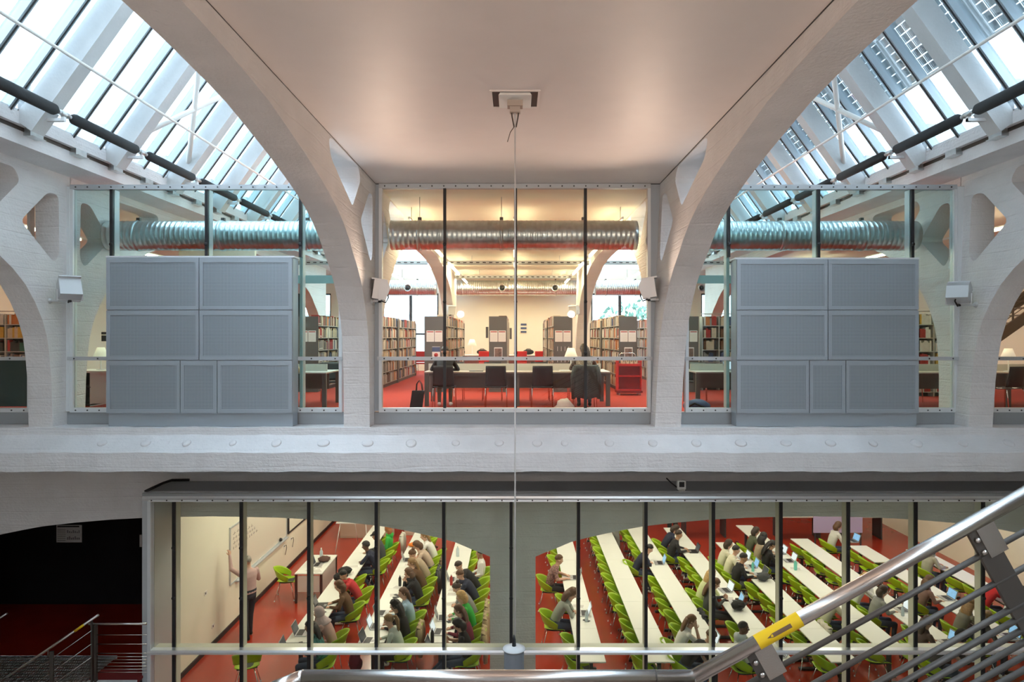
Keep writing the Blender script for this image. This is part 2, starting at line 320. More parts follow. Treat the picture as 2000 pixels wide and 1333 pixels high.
# ================================================================ SKYLIGHTS over the side bays
SK0, SK1, SLOPE = (6.72,3.03+EYE), (4.3,3.03+EYE+1.4*2.42), 1.4
BE = [9.28+1.94*i for i in range(-7, 11)]
def skylight(s):
    side = 'left' if s < 0 else 'right'
    # gutter beam: its soffit shows from below, a small ledge carries the glass
    gb = MB().box((s*7.75,-9,CEIL+.113),(s*6.75,30,4.37)).box((s*7.75,-9,4.35),(s*6.66,30,4.52)); g = struct('roof_beam_'+side, gb, M['conc2'])
    gap = MB().box((s*6.735,-9,4.30),(s*6.748,30,4.352)).build('shadow_joint', M['greysteel'], g)
    clip = MB().box((-.05,-.13,-.05),(.05,.13,.05)).box((-.09,-.13,-.052),(.09,.13,-.046)).mesh('bracket', M['steel2'])
    for i in range(20): link('bracket', clip, g, (s*6.70, 5.6+i*.97, 4.30))
    # slope: direction along the rafters
    n = Vector((-s*SLOPE,0,1)).normalized() if s > 0 else Vector((SLOPE,0,1)).normalized()
    p0 = Vector((s*SK0[0],0,SK0[1])); p1 = Vector((s*SK1[0],0,SK1[1])); dr = (p1-p0).normalized(); up = Vector((0,1,0)).cross(dr); up = up if up.z > 0 else -up
    sk = empty('skylight_'+side, (0,0,0), kind='structure')
    for y in BE:
        a = p0+dr*-.1+Vector((0,y,0))-up*.19; b = p1+Vector((0,y,0))-up*.19
        MB().bar(a, b, .25, .30, up).build('rafter', M['rafter'], sk)
        MB().box((s*6.74-.07,y-.14,4.5),(s*6.74+.07,y+.14,4.95)).build('rafter_foot', M['conc2'], sk)
    ys = [y+o for y in BE for o in (.30,1.0,1.66)]
    fr = MB().bar(p0+Vector((0,1,0)), p0+Vector((0,2,0)), .07, .12, up).mesh('x', M['alul'])
    for y in ys:
        if y > 29.5: continue
        m = MB().bar(p0+Vector((0,y,0)), p1+Vector((0,y,0)), .085, .13, up); m.build('glazing_bar', M['bars'], sk)
        q = MB().bar(p0+Vector((0,y,0))-up*.07, p1+Vector((0,y,0))-up*.07, .018, .014, up); q.build('gasket', M['dark'], sk)
    for i in range(len(ys)-1):
        c = Vector((0,(ys[i]+ys[i+1])/2,0)); MB().bar(p0+c+up*.03, p1+c+up*.03, ys[i+1]-ys[i]-.08, .012, up).build('pane', GLS, sk)
    q = MB().box((s*6.72-.05,-9,4.50),(s*6.72+.05,30,4.545)); q.build('bottom_rail', M['alul'], sk)
    # solid roof from the ridge down to the flat ceiling, outside the view
    struct('roof_slope_'+side, MB().prism([(s*4.35,SK1[1]-.1),(s*4.35,SK1[1]+.15),(s*2.2,CEIL+.30),(s*2.2,CEIL+.03),(s*2.75,CEIL+.03)], -9, 30, 'xz'), M['white'])
    struct('ridge_'+side, MB().box((s*4.42,-9,SK1[1]-.12),(s*4.18,30,SK1[1]+.2)), M['conc2'])
    # diagonal cross bracing between two rafters
    for k, (ya, yb) in enumerate(((BE[8],BE[9]),)):
        br = empty('cross_brace', (0,0,0), label='white steel cross brace between two rafters of the skylight %s' % ('showing plain sky' if s < 0 else 'under solar cells'), cat='brace')
        A = lambda t, y: p0+dr*t+Vector((0,y,0))-up*.2
        MB().tube([A(.5,ya+.1), A(2.3,yb-.1)], .045, 10).build('brace_tube', M['white'], br); MB().tube([A(.5,yb-.1), A(2.3,ya+.1)], .045, 10).build('brace_tube', M['white'], br)
    # thin white rod along the slope
    c = Vector((s*5.75,0,EYE+3.617))
    MB().tube([c+Vector((0,-9,0)), c+Vector((0,29.5,0))], .022, 8).build('tension_rod', M['white'], None, label='long thin white rod under the rafters of the skylight %s' % ('without solar cells' if s < 0 else 'with solar cells'), cat='rod')
    # black sleeved pipe in lengths, with bare joints at every rafter
    sl = empty('sleeved_pipe', (0,0,0), label='heating pipe in black foam sleeves along the skylight %s' % ('without solar cells' if s < 0 else 'with solar cells'), cat='pipe')
    xp, zp = s*6.15, EYE+.491*6.15
    MB().tube([(xp,-9,zp),(xp,29,zp)], .028, 10).build('bare_pipe', M['alu'], sl)
    for y in BE:
        if y < 3 or y > 27: continue
        ya, yb = y+.16, y+1.80
        MB().tube([(xp,ya-.02,zp),(xp,ya+.03,zp),(xp,ya+.06,zp),(xp,yb-.06,zp),(xp,yb-.03,zp),(xp,yb+.02,zp)], [.035,.055,.075,.075,.055,.035], 14).build('foam_sleeve', M['sleeve'], sl)
        MB().tube([(xp,y-.07,zp),(xp,y+.08,zp)], .042, 12).build('coupling', M['steel2'], sl)
        MB().box((xp-.02,y-.03,zp-.10),(s*6.655,y+.03,zp-.06)).box((xp-.02,y-.025,zp-.1),(xp+.02,y+.025,zp)).build('support_bracket', M['alul'], sl)
skylight(-1); skylight(1)
# solar cell modules above the glass on one side
def solar():
    p0 = Vector((SK0[0],0,SK0[1])); p1 = Vector((SK1[0],0,SK1[1])); dr = (p1-p0).normalized(); up = Vector((0,1,0)).cross(dr); up = up if up.z > 0 else -up
    cellm = mat('solar_cell', (.34,.43,.47), .6); 
    for i in range(9):
        y0 = 5.5+i*1.94
        so = empty('solar_module', (0,0,0), label='glass module of square solar cells above the skylight', cat='solar panel', group='solar modules over one skylight')
        C = lambda t, y: p0+dr*t+up*.45+Vector((0,y,0))
        for (t0, t1) in ((1.0,1.95),(2.0,2.95)):
            fr = MB().bar(C(t0,y0), C(t1,y0), .05,.05, up).bar(C(t0,y0+1.86), C(t1,y0+1.86), .05,.05, up).bar(C(t0,y0), C(t0,y0+1.86), .05,.05, up).bar(C(t1,y0), C(t1,y0+1.86), .05,.05, up)
            fr.build('module_frame', M['alul'], so)
            mb = MB()
            for a in range(6):
                for b in range(12):
                    t = t0+.03+(a+.5)*(t1-t0-.06)/6; y = y0+.03+(b+.5)*1.80/12
                    c = C(t, y); mb.bar(c-dr*.066, c+dr*.066, .132, .004, up)
            mb.build('solar_cells', cellm, so, kind='stuff')
        MB().bar(C(.2,y0+.6)+up*.1, C(3,y0+.6)+up*.1, .06,.08, up).build('support_rail', M['alul'], so)
solar()
# ================================================================ FACADE GLAZING
def Xf(px): return X_(px, DF)
def Zf(py): return Z_(py, DF)
def bolt_mesh(): return MB().lathe((0,0,0), [(.012,0),(.012,-.008),(.006,-.012)], 8, axis='y').mesh('bolt', M['dark'])
BOLT = bolt_mesh()
def facade(n, x0, x1, ytop, muls, sill=(None,None), fins=True, tint=GL):
    a, b = Xf(x0), Xf(x1); zt, zb, zr = Zf(ytop), Zf(797), Zf(700.5)
    w = empty('window_%d' % n, (0,0,0), kind='structure')
    MB().box((a,DF-.05,zt),(b,DF+.06,zt+.075)).build('top_rail', M['alu'], w)
    MB().box((a,DF-.05,zb-.07),(b,DF+.06,zb)).build('bottom_rail', M['alul'], w)
    MB().box((a,DF-.05,zb),(a+.05,DF+.06,zt)).build('frame_side', M['alul'], w); MB().box((b-.05,DF-.05,zb),(b,DF+.06,zt)).build('frame_side', M['alul'], w)
    MB().box((a-.02,DF-.09,zr-.03),(b+.02,DF-.045,zr+.03)).build('mid_rail', M['alu'], w)
    xs = [a+.05]+[Xf(m) for m in muls]+[b-.05]
    for m in muls:
        x = Xf(m); zlow = Z_(503,DF) if m in (588,1422) else zb; MB().box((x-.024,DF-.045,zlow),(x+.024,DF-.002,zt)).build('mullion', M['black'], w)
        if fins: MB().box((x-.026,DF+.012,zb),(x+.026,DF+.15,zt)).build('inner_fin', M['alul'], w)
        for z in (Zf(478), Zf(590), Zf(690)):
            if z < zlow: continue
            MB().lathe((x,DF-.045,z), [(.03,0),(.03,-.012),(.02,-.018)], 10, axis='y').build('mullion_bolt', M['black'], w)
    for i in range(len(xs)-1): one('pane', (xs[i],DF-.004,zb),(xs[i+1],DF+.008,zt), tint, w)
    nb = int((b-a)/.19)
    for k in range(nb):
        x = a+(k+.5)*(b-a)/nb
        link('bolt', BOLT, w, (x,DF-.05,zb-.035)); link('bolt', BOLT, w, (x,DF-.05,zt+.035)); 
        if k % 2 == 0: link('bolt', BOLT, w, (x,DF-.09,zr))
    s0, s1 = Xf(sill[0]), Xf(sill[1])
    MB().box((s0,DF-.03,.06),(s1,DF+.1,zb-.07)).build('sill_panel', M['sill'], w)
    MB().box((s0+.02,DF-.02,.03),(s1-.02,DF+.09,.06)).build('sill_gap', M['black'], w)
    return w
wc = facade(1, 741, 1270, 369, (869,1007,1143), (722,1277), False)
for (x0, x1) in ((722,741),(1270,1292)): MB().box((Xf(x0),DF-.02,Zf(803)),(Xf(x1),DF+.06,Zf(361))).build('jamb_panel', M['panelg'], wc)
MB().box((Xf(730),DF-.02,Zf(369)+.075),(Xf(1291),DF+.05,CEIL+.02)).build('head_panel', M['dark'], wc)
facade(2, 140, 669, 371, (220,405,588), (129,690), True, GLT); facade(3, 1338, 1866, 371, (1422,1597,1780), (1318,1872), True, GLT)
wl = facade(4, -320, 63, 371, (-200,-70), (-330,66)); wr = facade(5, 1932, 2330, 371, (2080,2220), (1928,2330))
for (x0, x1) in ((128,140),(1866,1880)): MB().box((Xf(x0),DF-.06,Zf(803)),(Xf(x1),DF+.06,Zf(366))).build('jamb_panel', M['alul'], wc)
one('frosted_screen', (Xf(-320),DF+.1,Zf(796)),(Xf(57),DF+.13,Zf(703)), M['teal'], wl)
# ================================================================ PERFORATED CABINETS in front of the side bays
def cabinet(flip, label):
    d = 10.84
    x0, x1 = ((208,571.5) if not flip else (1438.5,1794)); a, b = X_(x0,d), X_(x1,d); top = 503 if not flip else 506.5
    z = lambda y: Z_(y, d); root = empty('acoustic_cabinet', ((a+b)/2, d, .06), label=label, cat='cabinet', group='perforated metal cabinets on the ledge'); off = Vector((-(a+b)/2,-d,-.06))
    def part(name, mb, m): o = mb.build(name, m, root); o.location = off; return o
    xe = X_(583, 11.12) if not flip else X_(1425.5, 11.12); 
    e0, e1 = (a, max(b, xe)) if not flip else (min(a, xe), b)
    bev = [(a, d+.02), (b, d+.02), (b, 11.12), (a, 11.12)]
    part('body', MB().prism(bev, z(808)-.0, z(top), 'xy'), M['panelg'])
    part('plinth', MB().box((a+.01,d+.04,.06),(b-.01,11.12,z(808))), M['panelg'])
    part('top_trim', MB().box((a-.02,d+.005,z(top)),(b+.02,11.13,z(top)+.025)), M['alul'])
    rows = [(top,606,(.5,)),(606,704,(.5,)),(704,808,((353-208)/363.5,(425-208)/363.5) if not flip else ((1580-1438.5)/355.5,(1651-1438.5)/355.5))]
    for y0, y1, sp in rows:
        xs = [0]+list(sp)+[1]
        for i in range(len(xs)-1):
            p, q = a+(b-a)*xs[i]+.006, a+(b-a)*xs[i+1]-.006; zt, zb = z(y0)-.006, z(y1)+.006
            fr = MB().prism([(p,zb),(q,zb),(q,zt),(p,zt)], d-.018, d+.012, 'xz', [[(p+.055,zb+.06),(p+.055,zt-.075),(q-.055,zt-.075),(q-.055,zb+.06)]])
            pn = part('panel', fr, M['panelg'])
            s = MB().box((p+.055,d-.008,zb+.06),(q-.055,d+.01,zt-.075)).build('perforated_sheet', M['perf'], pn)
    return root
cabinet(False, 'grey perforated metal cabinet of seven panels beside the glazed strip showing the white counter'); cabinet(True, 'grey perforated metal cabinet of seven panels beside the glazed strip showing the open laptop')
# ================================================================ LOWER GLASS BOX
DB = 11.8
def lower_box():
    X = lambda p: X_(p, DB); Z = lambda p: Z_(p, DB); xr = X(2450)
    w = empty('window_6', (0,0,0), kind='structure')
    MB().prism([(DB-.12,Z(976)),(DB-.125,Z(972)),(DB-.10,Z(963)),(DB-.07,Z(960)),(DB+.02,Z(960)),(DB+.02,Z(976))], X(285), xr, 'yz').build('header', M['hdr'], w)
    MB().prism([(DB-.15,Z(977)),(DB-.145,Z(973)),(DB-.125,Z(971)),(DB-.1,Z(977))], X(299), xr, 'yz').build('header_strip', M['hdr'], w)
    MB().prism([(DB-.12,Z(961)),(12.72,Z_(940,12.72)),(12.72,Z_(940,12.72)-.1),(DB-.12,Z(961)-.05)], X(285), xr, 'yz').build('box_roof', M['sill'], w)
    MB().tube([(X(287),DB-.05,Z(959)),(X(300),12.1,Z(952)),(X_(335,12.6),12.6,Z_(938.5,12.6)),(X_(370,12.65),12.65,Z_(938,12.65))], .025, 8).build('cable', M['black'], w)
    MB().box((X(285),DB-.12,FL),(X(301),12.69,Z(975))).build('corner_post', M['alu'], w)
    MB().box((X(296),DB-.14,FL),(X(302),DB-.11,Z(975))).build('frame_side', M['alul'], w)
    MB().prism([(DB-.15,Z(1272)),(DB-.15,Z(1268)),(DB-.13,Z(1264.5)),(DB-.03,Z(1263.5)),(DB-.03,Z(1272))], X(296), xr, 'yz').build('mid_rail', M['hdr'], w)
    MB().box((X(301),DB+.012,Z(1268)-.02),(xr,DB+.17,Z(1268)+.02)).build('inner_transom', mat('pale_fin', (.70,.70,.62), .45, .1), w)
    ms = [340.5+131.55*i for i in range(16)]; fin = MATS['pale_fin']
    for m in ms:
        x = X(m); MB().box((x-.027,DB-.03,FL),(x+.027,DB,Z(976))).build('mullion', M['black'], w)
        MB().box((x-.026,DB+.015,FL),(x+.026,DB+.17,Z(976))).build('inner_fin', fin, w)
        for y in (1070, 1168): MB().lathe((x,DB-.03,Z(y)), [(.033,0),(.033,-.014),(.02,-.02)], 10, axis='y').build('mullion_bolt', M['black'], w)
    xs = [X(301)]+[X(m) for m in ms]+[xr]
    for i in range(len(xs)-1): one('pane', (xs[i],DB-.002,FL),(xs[i+1],DB+.010,Z(976)), GLB, w)
    for i in range(60): link('bolt', BOLT, w, (X(305)+i*.26,DB-.15,Z(974)))
    MB().box((X(301),DB-.02,FL),(xr,DB+.1,FL+.12)).build('bottom_rail', M['alu'], w)
lower_box()
# ================================================================ HALL FITTINGS
# floodlights on the arches
def floodlight(loc, rx, rz, label, arm=None, aim=None, power=0, cone=2.0):
    r = empty('floodlight', loc, rz, label=label, cat='floodlight')
    R = Euler((rx,0,0)).to_matrix().to_4x4()
    b = MB().prism([(-.10,-.15),(.12,-.15),(.16,.05),(.10,.15),(-.10,.15)], -.15, .15, 'yz').build('housing', M['floodgrey'], r); b.matrix_local = R
    g = MB().box((-.125,-.135,.152),(.125,.085,.158)).build('lens', M['lens'], b); f = MB().prism([(-.15,-.15),(.15,-.15),(.15,.10),(-.15,.10)], .148, .17, 'xy', [[(-.12,-.13),(-.12,.08),(.12,.08),(.12,-.13)]]).build('bezel', M['floodgrey'], b)
    MB().bar((-.17,0,0),(-.17,0,-.16), .02,.04,(0,1,0)).bar((.17,0,0),(.17,0,-.16), .02,.04,(0,1,0)).bar((-.18,0,-.16),(.18,0,-.16),.04,.02,(0,0,1)).build('yoke', M['floodgrey'], r)
    MB().tube([(0,0,-.16),(0,.10,-.20),(.03,.14,-.12),(0,.12,-.02)], .012, 6).build('cable', M['black'], r)
    MB().lathe((0,0,-.165), [(.03,0),(.03,-.03),(.015,-.035)], 10).build('yoke_bolt', M['black'], r)
    if aim:
        l = bpy.data.lights.new('floodlight_beam', 'SPOT'); l.energy = power*LAMP; l.color = (1,.74,.56); l.spot_size = cone; l.spot_blend = 1; l.shadow_soft_size = .12
        q = bpy.data.objects.new('floodlight_beam', l); COL.objects.link(q); dv = (Vector(aim)-Vector(loc)).normalized(); q.location = Vector(loc)+dv*.30; q.rotation_euler = dv.to_track_quat('-Z','Y').to_euler()
    if arm is not None:
        q = r.matrix_basis.inverted() @ Vector((arm, loc[1], loc[2]-.16)); MB().bar((0,0,-.175), (q.x,q.y,-.175), .05,.03).build('wall_arm', M['floodgrey'], r); MB().ell((q.x,q.y,-.175),(.05,.05,.05),10,6).build('wall_plate', M['floodgrey'], r)
    return r
floodlight(P(136,566,10.75), -.55, .75, 'grey floodlight on the pale arch beside the cream counter room, its lens tilted up', -7.35)
floodlight(P(741,567,10.9), -.15, -1.35, 'grey floodlight on the arch foot beside the window with the black tote bag', -2.32, (.3,5.5,4.0), 150)
floodlight(P(1268,564,10.9), -.15, 1.35, 'grey floodlight on the arch foot beside the window with the red book cart', 2.31, (-.3,5.5,4.0), 150)
floodlight(P(1873,574,10.75), .55, -.75+PI, 'grey floodlight on the arch beside the steel staircase', 7.25)
floodlight(Vector((-2.1,-2.6,2.2)), -.3, 1.35+PI, 'added unseen fill floodlight on the rear arch foot over the grating stair side', -2.32, (0,3.2,4.3), 620, 1.55); floodlight(Vector((2.1,-2.6,2.2)), -.3, -1.35+PI, 'added unseen fill floodlight on the rear arch foot over the steel handrail side', 2.31, (0,3.2,4.3), 620, 1.55)  # unseen pair behind the camera, added to lift warm light on the hall ceiling
# ceiling hatch with winch, cable and pendant
dh = 2.5*F/(657-193)
w = empty('ceiling_winch', (X_(1006,dh),dh,CEIL), label='white winch recessed in a square hatch of the pink-white ceiling', cat='winch')
MB().prism([(-.26,-.26),(.26,-.26),(.26,.26),(-.26,.26)], -.012, .0, 'xy', [[(-.235,-.235),(-.235,.235),(.235,.235),(.235,-.235)]]).build('hatch_frame', M['ceil'], w)
one('recess', (-.235,-.235,-.004),(.235,.235,-.001), M['black'], w)
MB().prism([(-.17,-.03),(.17,-.03),(.15,.0),(-.15,.0)], -.2, .2, 'xz').build('motor_cover', M['white'], w)
MB().box((-.08,-.06,-.09),(.08,.06,-.03)).box((-.055,-.04,-.15),(.055,.04,-.09)).build('motor', mat('beige_metal', (.45,.38,.33), .5, .2), w)
for x in (-.035,0,.035): MB().tube([(x,0,-.15),(x*.9,0,-.19),(x*.3,0,-.30)], .007, 6).build('cable_guide', M['greysteel'], w)
MB().tube([(0,0,-.28),(-.05,-.02,-.36),(-.08,-.02,-.46)], .004, 6).build('loose_wire', M['greysteel'], w)
yb = Z_(1268, dh)
MB().tube([(0,0,-.15),(0,0,(yb+.14)-CEIL)], .008, 8).build('pendant_cable', mat('white_cable', (.7,.7,.7), .5), w)
pl = empty('pendant_speaker', (X_(1004,dh),dh,yb-.42), label='cylindrical grey pendant with a pale disc top hung on the long white cable', cat='pendant')
MB().lathe((0,0,0), [(.10,0),(.105,.02),(.105,.40),(.10,.415)], 24).build('drum', mat('grey_mesh_drum', (.16,.17,.19), .6), pl)
MB().lathe((0,0,.415), [(.118,0),(.118,.012),(.06,.03),(.02,.035)], 24).build('top_disc', mat('pale_disc', (.62,.64,.66), .4), pl)
MB().lathe((0,0,.445), [(.022,0),(.018,.07),(.008,.12)], 10).build('cable_gland', M['black'], pl)
# detector on the roof of the glass box
de = empty('sensor_box', P(1330,956,11.95), label='small white sensor with a dark square face on the glass box roof', cat='sensor')
one('housing', (-.075,-.06,0),(.075,.06,.16), M['white'], de, .012); one('sensor_face', (-.045,-.066,.05),(.045,-.058,.14), M['black'], de); one('foot', (-.055,-.07,-.03),(.055,.05,.0), M['white'], de)
MB().tube([(-.07,0,.03),(-.16,.05,.10),(-.22,.15,.16)], .012, 6).build('cable', M['black'], de)
# ---------------- big handrail of the stair next to the camera
dz = 3.0
def Q(px, py, d=dz): return P(px, py, d)
hr = empty('stair_balustrade', Q(1355,1420), label='brushed steel stair railing with sloping rods and a yellow pencil sticker', cat='railing'); ho = -hr.location
def hp(name, mb, m, par=None):
    o = mb.build(name, m, par or hr)
    if par is None: o.location = ho
    return o
A, B, C, E = Q(520,1352), Q(590,1324), Q(1355,1324), Q(2080,923)
hp('handrail', MB().tube([A,B], .0315, 24), M['steel']); hp('handrail', MB().tube([B,C], .0315, 24), M['steel']); rail = hp('handrail', MB().tube([C,E], .0315, 24), M['steel'])
for p in (B, C): hp('elbow', MB().ell(p, (.0318,.0318,.0318), 20, 12), M['steel'])
u = (E-C).normalized(); nrm = Vector((u.z,0,-u.x)); nrm = nrm if nrm.z < 0 else -nrm
hp('joint_ring', MB().tube([Q(1281,1324)-Vector((.002,0,0)),Q(1281,1324)+Vector((.002,0,0))], .0320, 24), M['greysteel'])
s0, s1 = Q(1478,1256), Q(1562,1210)
tp = hp('sticker', MB().tube([C+u*(s0-C).dot(u), C+u*(s1-C).dot(u)], .0323, 28, caps=False), M['yellow'])
# pencil pictogram lying on the sleeve
pb = MB(); k0, k1 = (s0-C).dot(u)+.045, (s1-C).dot(u)-.05
def on(t, a): 
    side = Vector((0,-1,0)); c = C+u*t; v = (side*math.cos(a)-nrm*math.sin(a))*.0329; return c+v
for i in range(12):
    t0, t1 = k0+.03+(k1-k0-.03)*i/12, k0+.03+(k1-k0-.03)*(i+1)/12
    for j in range(3):
        a0, a1 = .05+.18*j, .05+.18*(j+1); pb.add([on(t0,a0),on(t1,a0),on(t1,a1),on(t0,a1)], [(0,1,2,3)])
pb.add([on(k0+.03,.05),on(k0+.03,.59),on(k0,.32)], [(0,1,2)])
hp('pencil_mark', pb, mat('brown_print', (.16,.09,.05), .6)).parent = hr
for v in (72,142,209,236,262,288,315,342,370):
    a = C+Vector((0,0,-v*dz/F)); hp('sloping_rod', MB().tube([a-u*.05, a+u*1.75], .0125 if v < 200 else .0135, 10), M['greysteel'])
for px, py in ((1472,1262),(1903,1024)):
    c = Q(px, py); 
    hp('post', MB().bar(c+nrm*.02, c+nrm*1.0, .10, .022, (0,1,0)), M['greysteel']); hp('post_bracket', MB().bar(c+nrm*.0+u*.03, c+nrm*.16+u*.03, .085, .03, (0,1,0)), M['steel'])
    for t in (.06,.12): hp('post_bolt', MB().lathe(c+nrm*t-u*.03+Vector((0,-.012,0)), [(.012,0),(.012,-.012),(.006,-.016)], 8, axis='y'), M['steel'])
# ---------------- railing and grating stair at the dark side area
d2 = 11.45
gr = empty('landing_railing', P(183,1322,d2), label='steel landing railing with thin horizontal rods beside the glass box', cat='railing'); go = -gr.location
def gp(name, mb, m, par): o = mb.build(name, m, par); o.location = -par.location; return o
gp('handrail', MB().tube([P(173,1219.5,d2),P(286,1219.5,d2)], .019, 12), M['steel'], gr)
for x in (180.5, 187.5): gp('post', MB().bar(P(x,1222,d2), P(x,1352,d2), .028,.06,(0,1,0)), M['greysteel'], gr)
for y in (1241,1259,1277,1283.5,1289.5,1295.5,1302,1308,1314): gp('rod', MB().tube([P(184,y,d2),P(286,y,d2)], .006, 6), M['steel'], gr)
sr = empty('stair_railing', P(101,1333,11.3), label='sloping steel stair handrail with yellow sticker over the grating steps', cat='railing')
gp('handrail', MB().tube([P(-60,1374,11.3),P(192,1202,11.3)], .02, 12), M['steel'], sr)
gp('sticker', MB().tube([P(146,1233.5,11.3),P(165,1220.5,11.3)], .0206, 12), M['yellow'], sr)
gp('post', MB().bar(P(101,1273,11.3),P(101,1370,11.3), .06,.03,(0,1,0)), M['greysteel'], sr); gp('post_bracket', MB().tube([P(94,1285,11.3),P(94,1270,11.3),P(97,1266,11.3)], .01, 8), M['steel'], sr)
gp('post', MB().bar(P(179,1212,11.3),P(179,1225,11.3), .03,.02,(0,1,0)), M['greysteel'], sr)
for k in range(3): gp('rod', MB().tube([P(20,1345+k*26,11.3),P(178,1233+k*26,11.3)], .006, 6), M['steel'], sr)
s2 = empty('stair_handrail', P(0,1300,12.6), label='short end of a steel handrail rising from the grating before the dark wall', cat='railing')
gp('handrail', MB().tube([P(-30,1227,12.6),P(14,1199,12.6)], .02, 12), M['steel'], s2); gp('post', MB().bar(P(-4,1215,12.6),P(-4,1330,12.6), .05,.03,(0,1,0)), M['greysteel'], s2)
la = empty('grating_landing', (-8.0,11.8,-4.29), label='galvanised grating landing of the stair beside the glass box', cat='landing')
mb = MB()
for i in range(60): mb.box((-1.6+i*.04,-.55,-.03),(-1.592+i*.04,.55,0))
for j in range(12): mb.box((-1.6,-.55+j*.1,-.025),(.78,-.544+j*.1,-.002))
mb.build('grating_bars', M['steel2'], la, kind='stuff'); one('grating_edge', (-1.6,-.56,-.05),(.78,-.55,.003), M['alul'], la); one('grating_edge', (-1.6,.55,-.05),(.78,.56,.003), M['alul'], la)
MB().box((.80,-.36,-.25),(1.62,-.30,-.005)).build('fascia', M['alul'], la); one('deck', (.80,-.30,-.06),(1.62,.12,-.02), mat('red_deck', (.22,.02,.02), .8), la)
one('deck_support', (-1.6,-.5,FL+4.29),(-1.5,-.4,-.05), M['greysteel'], la); one('deck_support', (1.4,.0,FL+4.29),(1.5,.1,-.06), M['greysteel'], la)
for k in range(4):
    st = MB(); x0 = -1.55+k*.0
    mb2 = MB()
    for j in range(9): mb2.bar((-.2-k*.28,-.62-j*.012,-.17*(k+1)),(-.2-k*.28-.26,-.62-j*.012,-.17*(k+1)), .005,.03)
    mb2.box((-.2-k*.28-.26,-1.5,-.17*(k+1)-.015),(-.2-k*.28,-.6,-.17*(k+1)+.01)); mb2.build('tread', M['steel2'], la)
MB().bar((-.1,-.6,-.12),(-1.35,-.6,-.88),.03,.16,(0,1,0)).build('stringer', M['steel2'], la)
# notices on the dark wall
def notice(name, px0, py0, px1, py1, d, label, cat='notice'):
    a, b = P(px0,py0,d), P(px1,py1,d); n = empty(name, ((a.x+b.x)/2,d,b.z), label=label, cat=cat); w, h = b.x-a.x, a.z-b.z
    one('sheet', (-w/2,-.006,0),(w/2,0,h), M['paper'], n)
    one('heading', (-w*.46,-.009,h*.88),(w*.40,-.006,h*.95), M['black'], n)
    for k in range(6): one('text_line', (-w*.46,-.008,h*(.10+.12*k)),(-w*.14,-.006,h*(.13+.12*k)), mat('print_grey', (.3,.3,.3), .8), n)
    pm = MB()
    for k in range(14): pm.box((-w*.08+(k%7)*w*.075,-.008,h*(.16+.38*(k//7))),(-w*.03+(k%7)*w*.075,-.006,h*(.30+.36*(k//7)+.05*math.sin(k*2))))
    pm.build('plan_drawing', MATS['print_grey'], n, kind='stuff'); return n
notice('evacuation_plan', 110.5, 1026, 160, 1060, 16.78, 'framed evacuation plan on the black wall under the white arch')
n2 = empty('wall_notice', P(280,1069,16.78), label='small grey notice on the black wall next to the glass box corner', cat='notice'); one('sheet', (-.09,-.006,0),(.09,0,.30), M['paper'], n2); one('symbol', (.0,-.009,.14),(.05,-.006,.2), M['black'], n2)
# ================================================================ LIBRARY ON THE UPPER FLOOR
def duct(name, x0, x1, y, z, r, label, nozz=()):
    d = empty(name, ((x0+x1)/2,y,z), label=label, cat='duct'); L = (x1-x0)/2; n = int((x1-x0)/.085)
    pr = []
    for i in range(n+1):
        h = -L+2*L*i/n; pr += [(r,h),(r+.006,h+.012),(r,h+.024)] if i < n else [(r,h)]
    MB().lathe((0,0,0), pr, 28, axis='x', sm=True).build('spiral_tube', M['steel2'], d)
    k = 3
    for i in range(k):
        h = -L+2*L*(i+.35)/k; MB().lathe((h,0,0), [(r+.010,-.03),(r+.016,0),(r+.010,.03)], 28, axis='x').build('collar', M['steel2'], d)
        one('hanger', (h-.03,-.03,r),(h+.03,.03,r+.06), M['greysteel'], d)
        if abs(x0+x1) < 1: MB().tube([(h,0,r),(h,0,CEIL-z-.001)], .006, 6).build('hanger_rod', M['steel2'], d)
        elif y > 20: MB().bar((h,0,r+.03),(h,DW-y-.002,r+.03), .04,.04).build('wall_bracket', M['steel2'], d)
    for x in nozz:
        nz = MB().lathe((x-(x0+x1)/2,-r+.03,-.02), [(.09,0),(.15,-.06),(.16,-.14),(.13,-.15),(.10,-.08)], 20, axis='y').build('air_nozzle', M['steel2'], d)
        MB().lathe((x-(x0+x1)/2,-r-.06,-.02), [(.075,0),(.06,-.05),(.02,-.06)], 14, axis='y').build('nozzle_core', M['black'], nz)
duct('ventilation_duct', -2.24, 2.16, 12.25, 1.81+EYE, .262, 'ribbed steel duct behind the central window')
duct('ventilation_duct', -7.3, -2.75, 12.25, 1.80+EYE, .262, 'ribbed steel duct behind the cabinet glazing next to the cream counter'); duct('ventilation_duct', 2.75, 7.15, 12.25, 1.80+EYE, .262, 'ribbed steel duct behind the cabinet glazing next to the steel staircase')
DD = 28.4
duct('far_duct', -2.9, 2.9, DD, EYE+2.0, .32, 'far steel duct with round air nozzles against the cream wall', (X_(981,DD), X_(1083,DD))); duct('far_duct', -7.0, -3.3, DD, EYE+2.0, .32, 'far steel duct with one nozzle over the window near the green binder', (X_(799,DD),)); duct('far_duct', 3.3, 7.0, DD, EYE+2.0, .32, 'far steel duct with one nozzle over the window that shows a tree', (X_(1366,DD),))
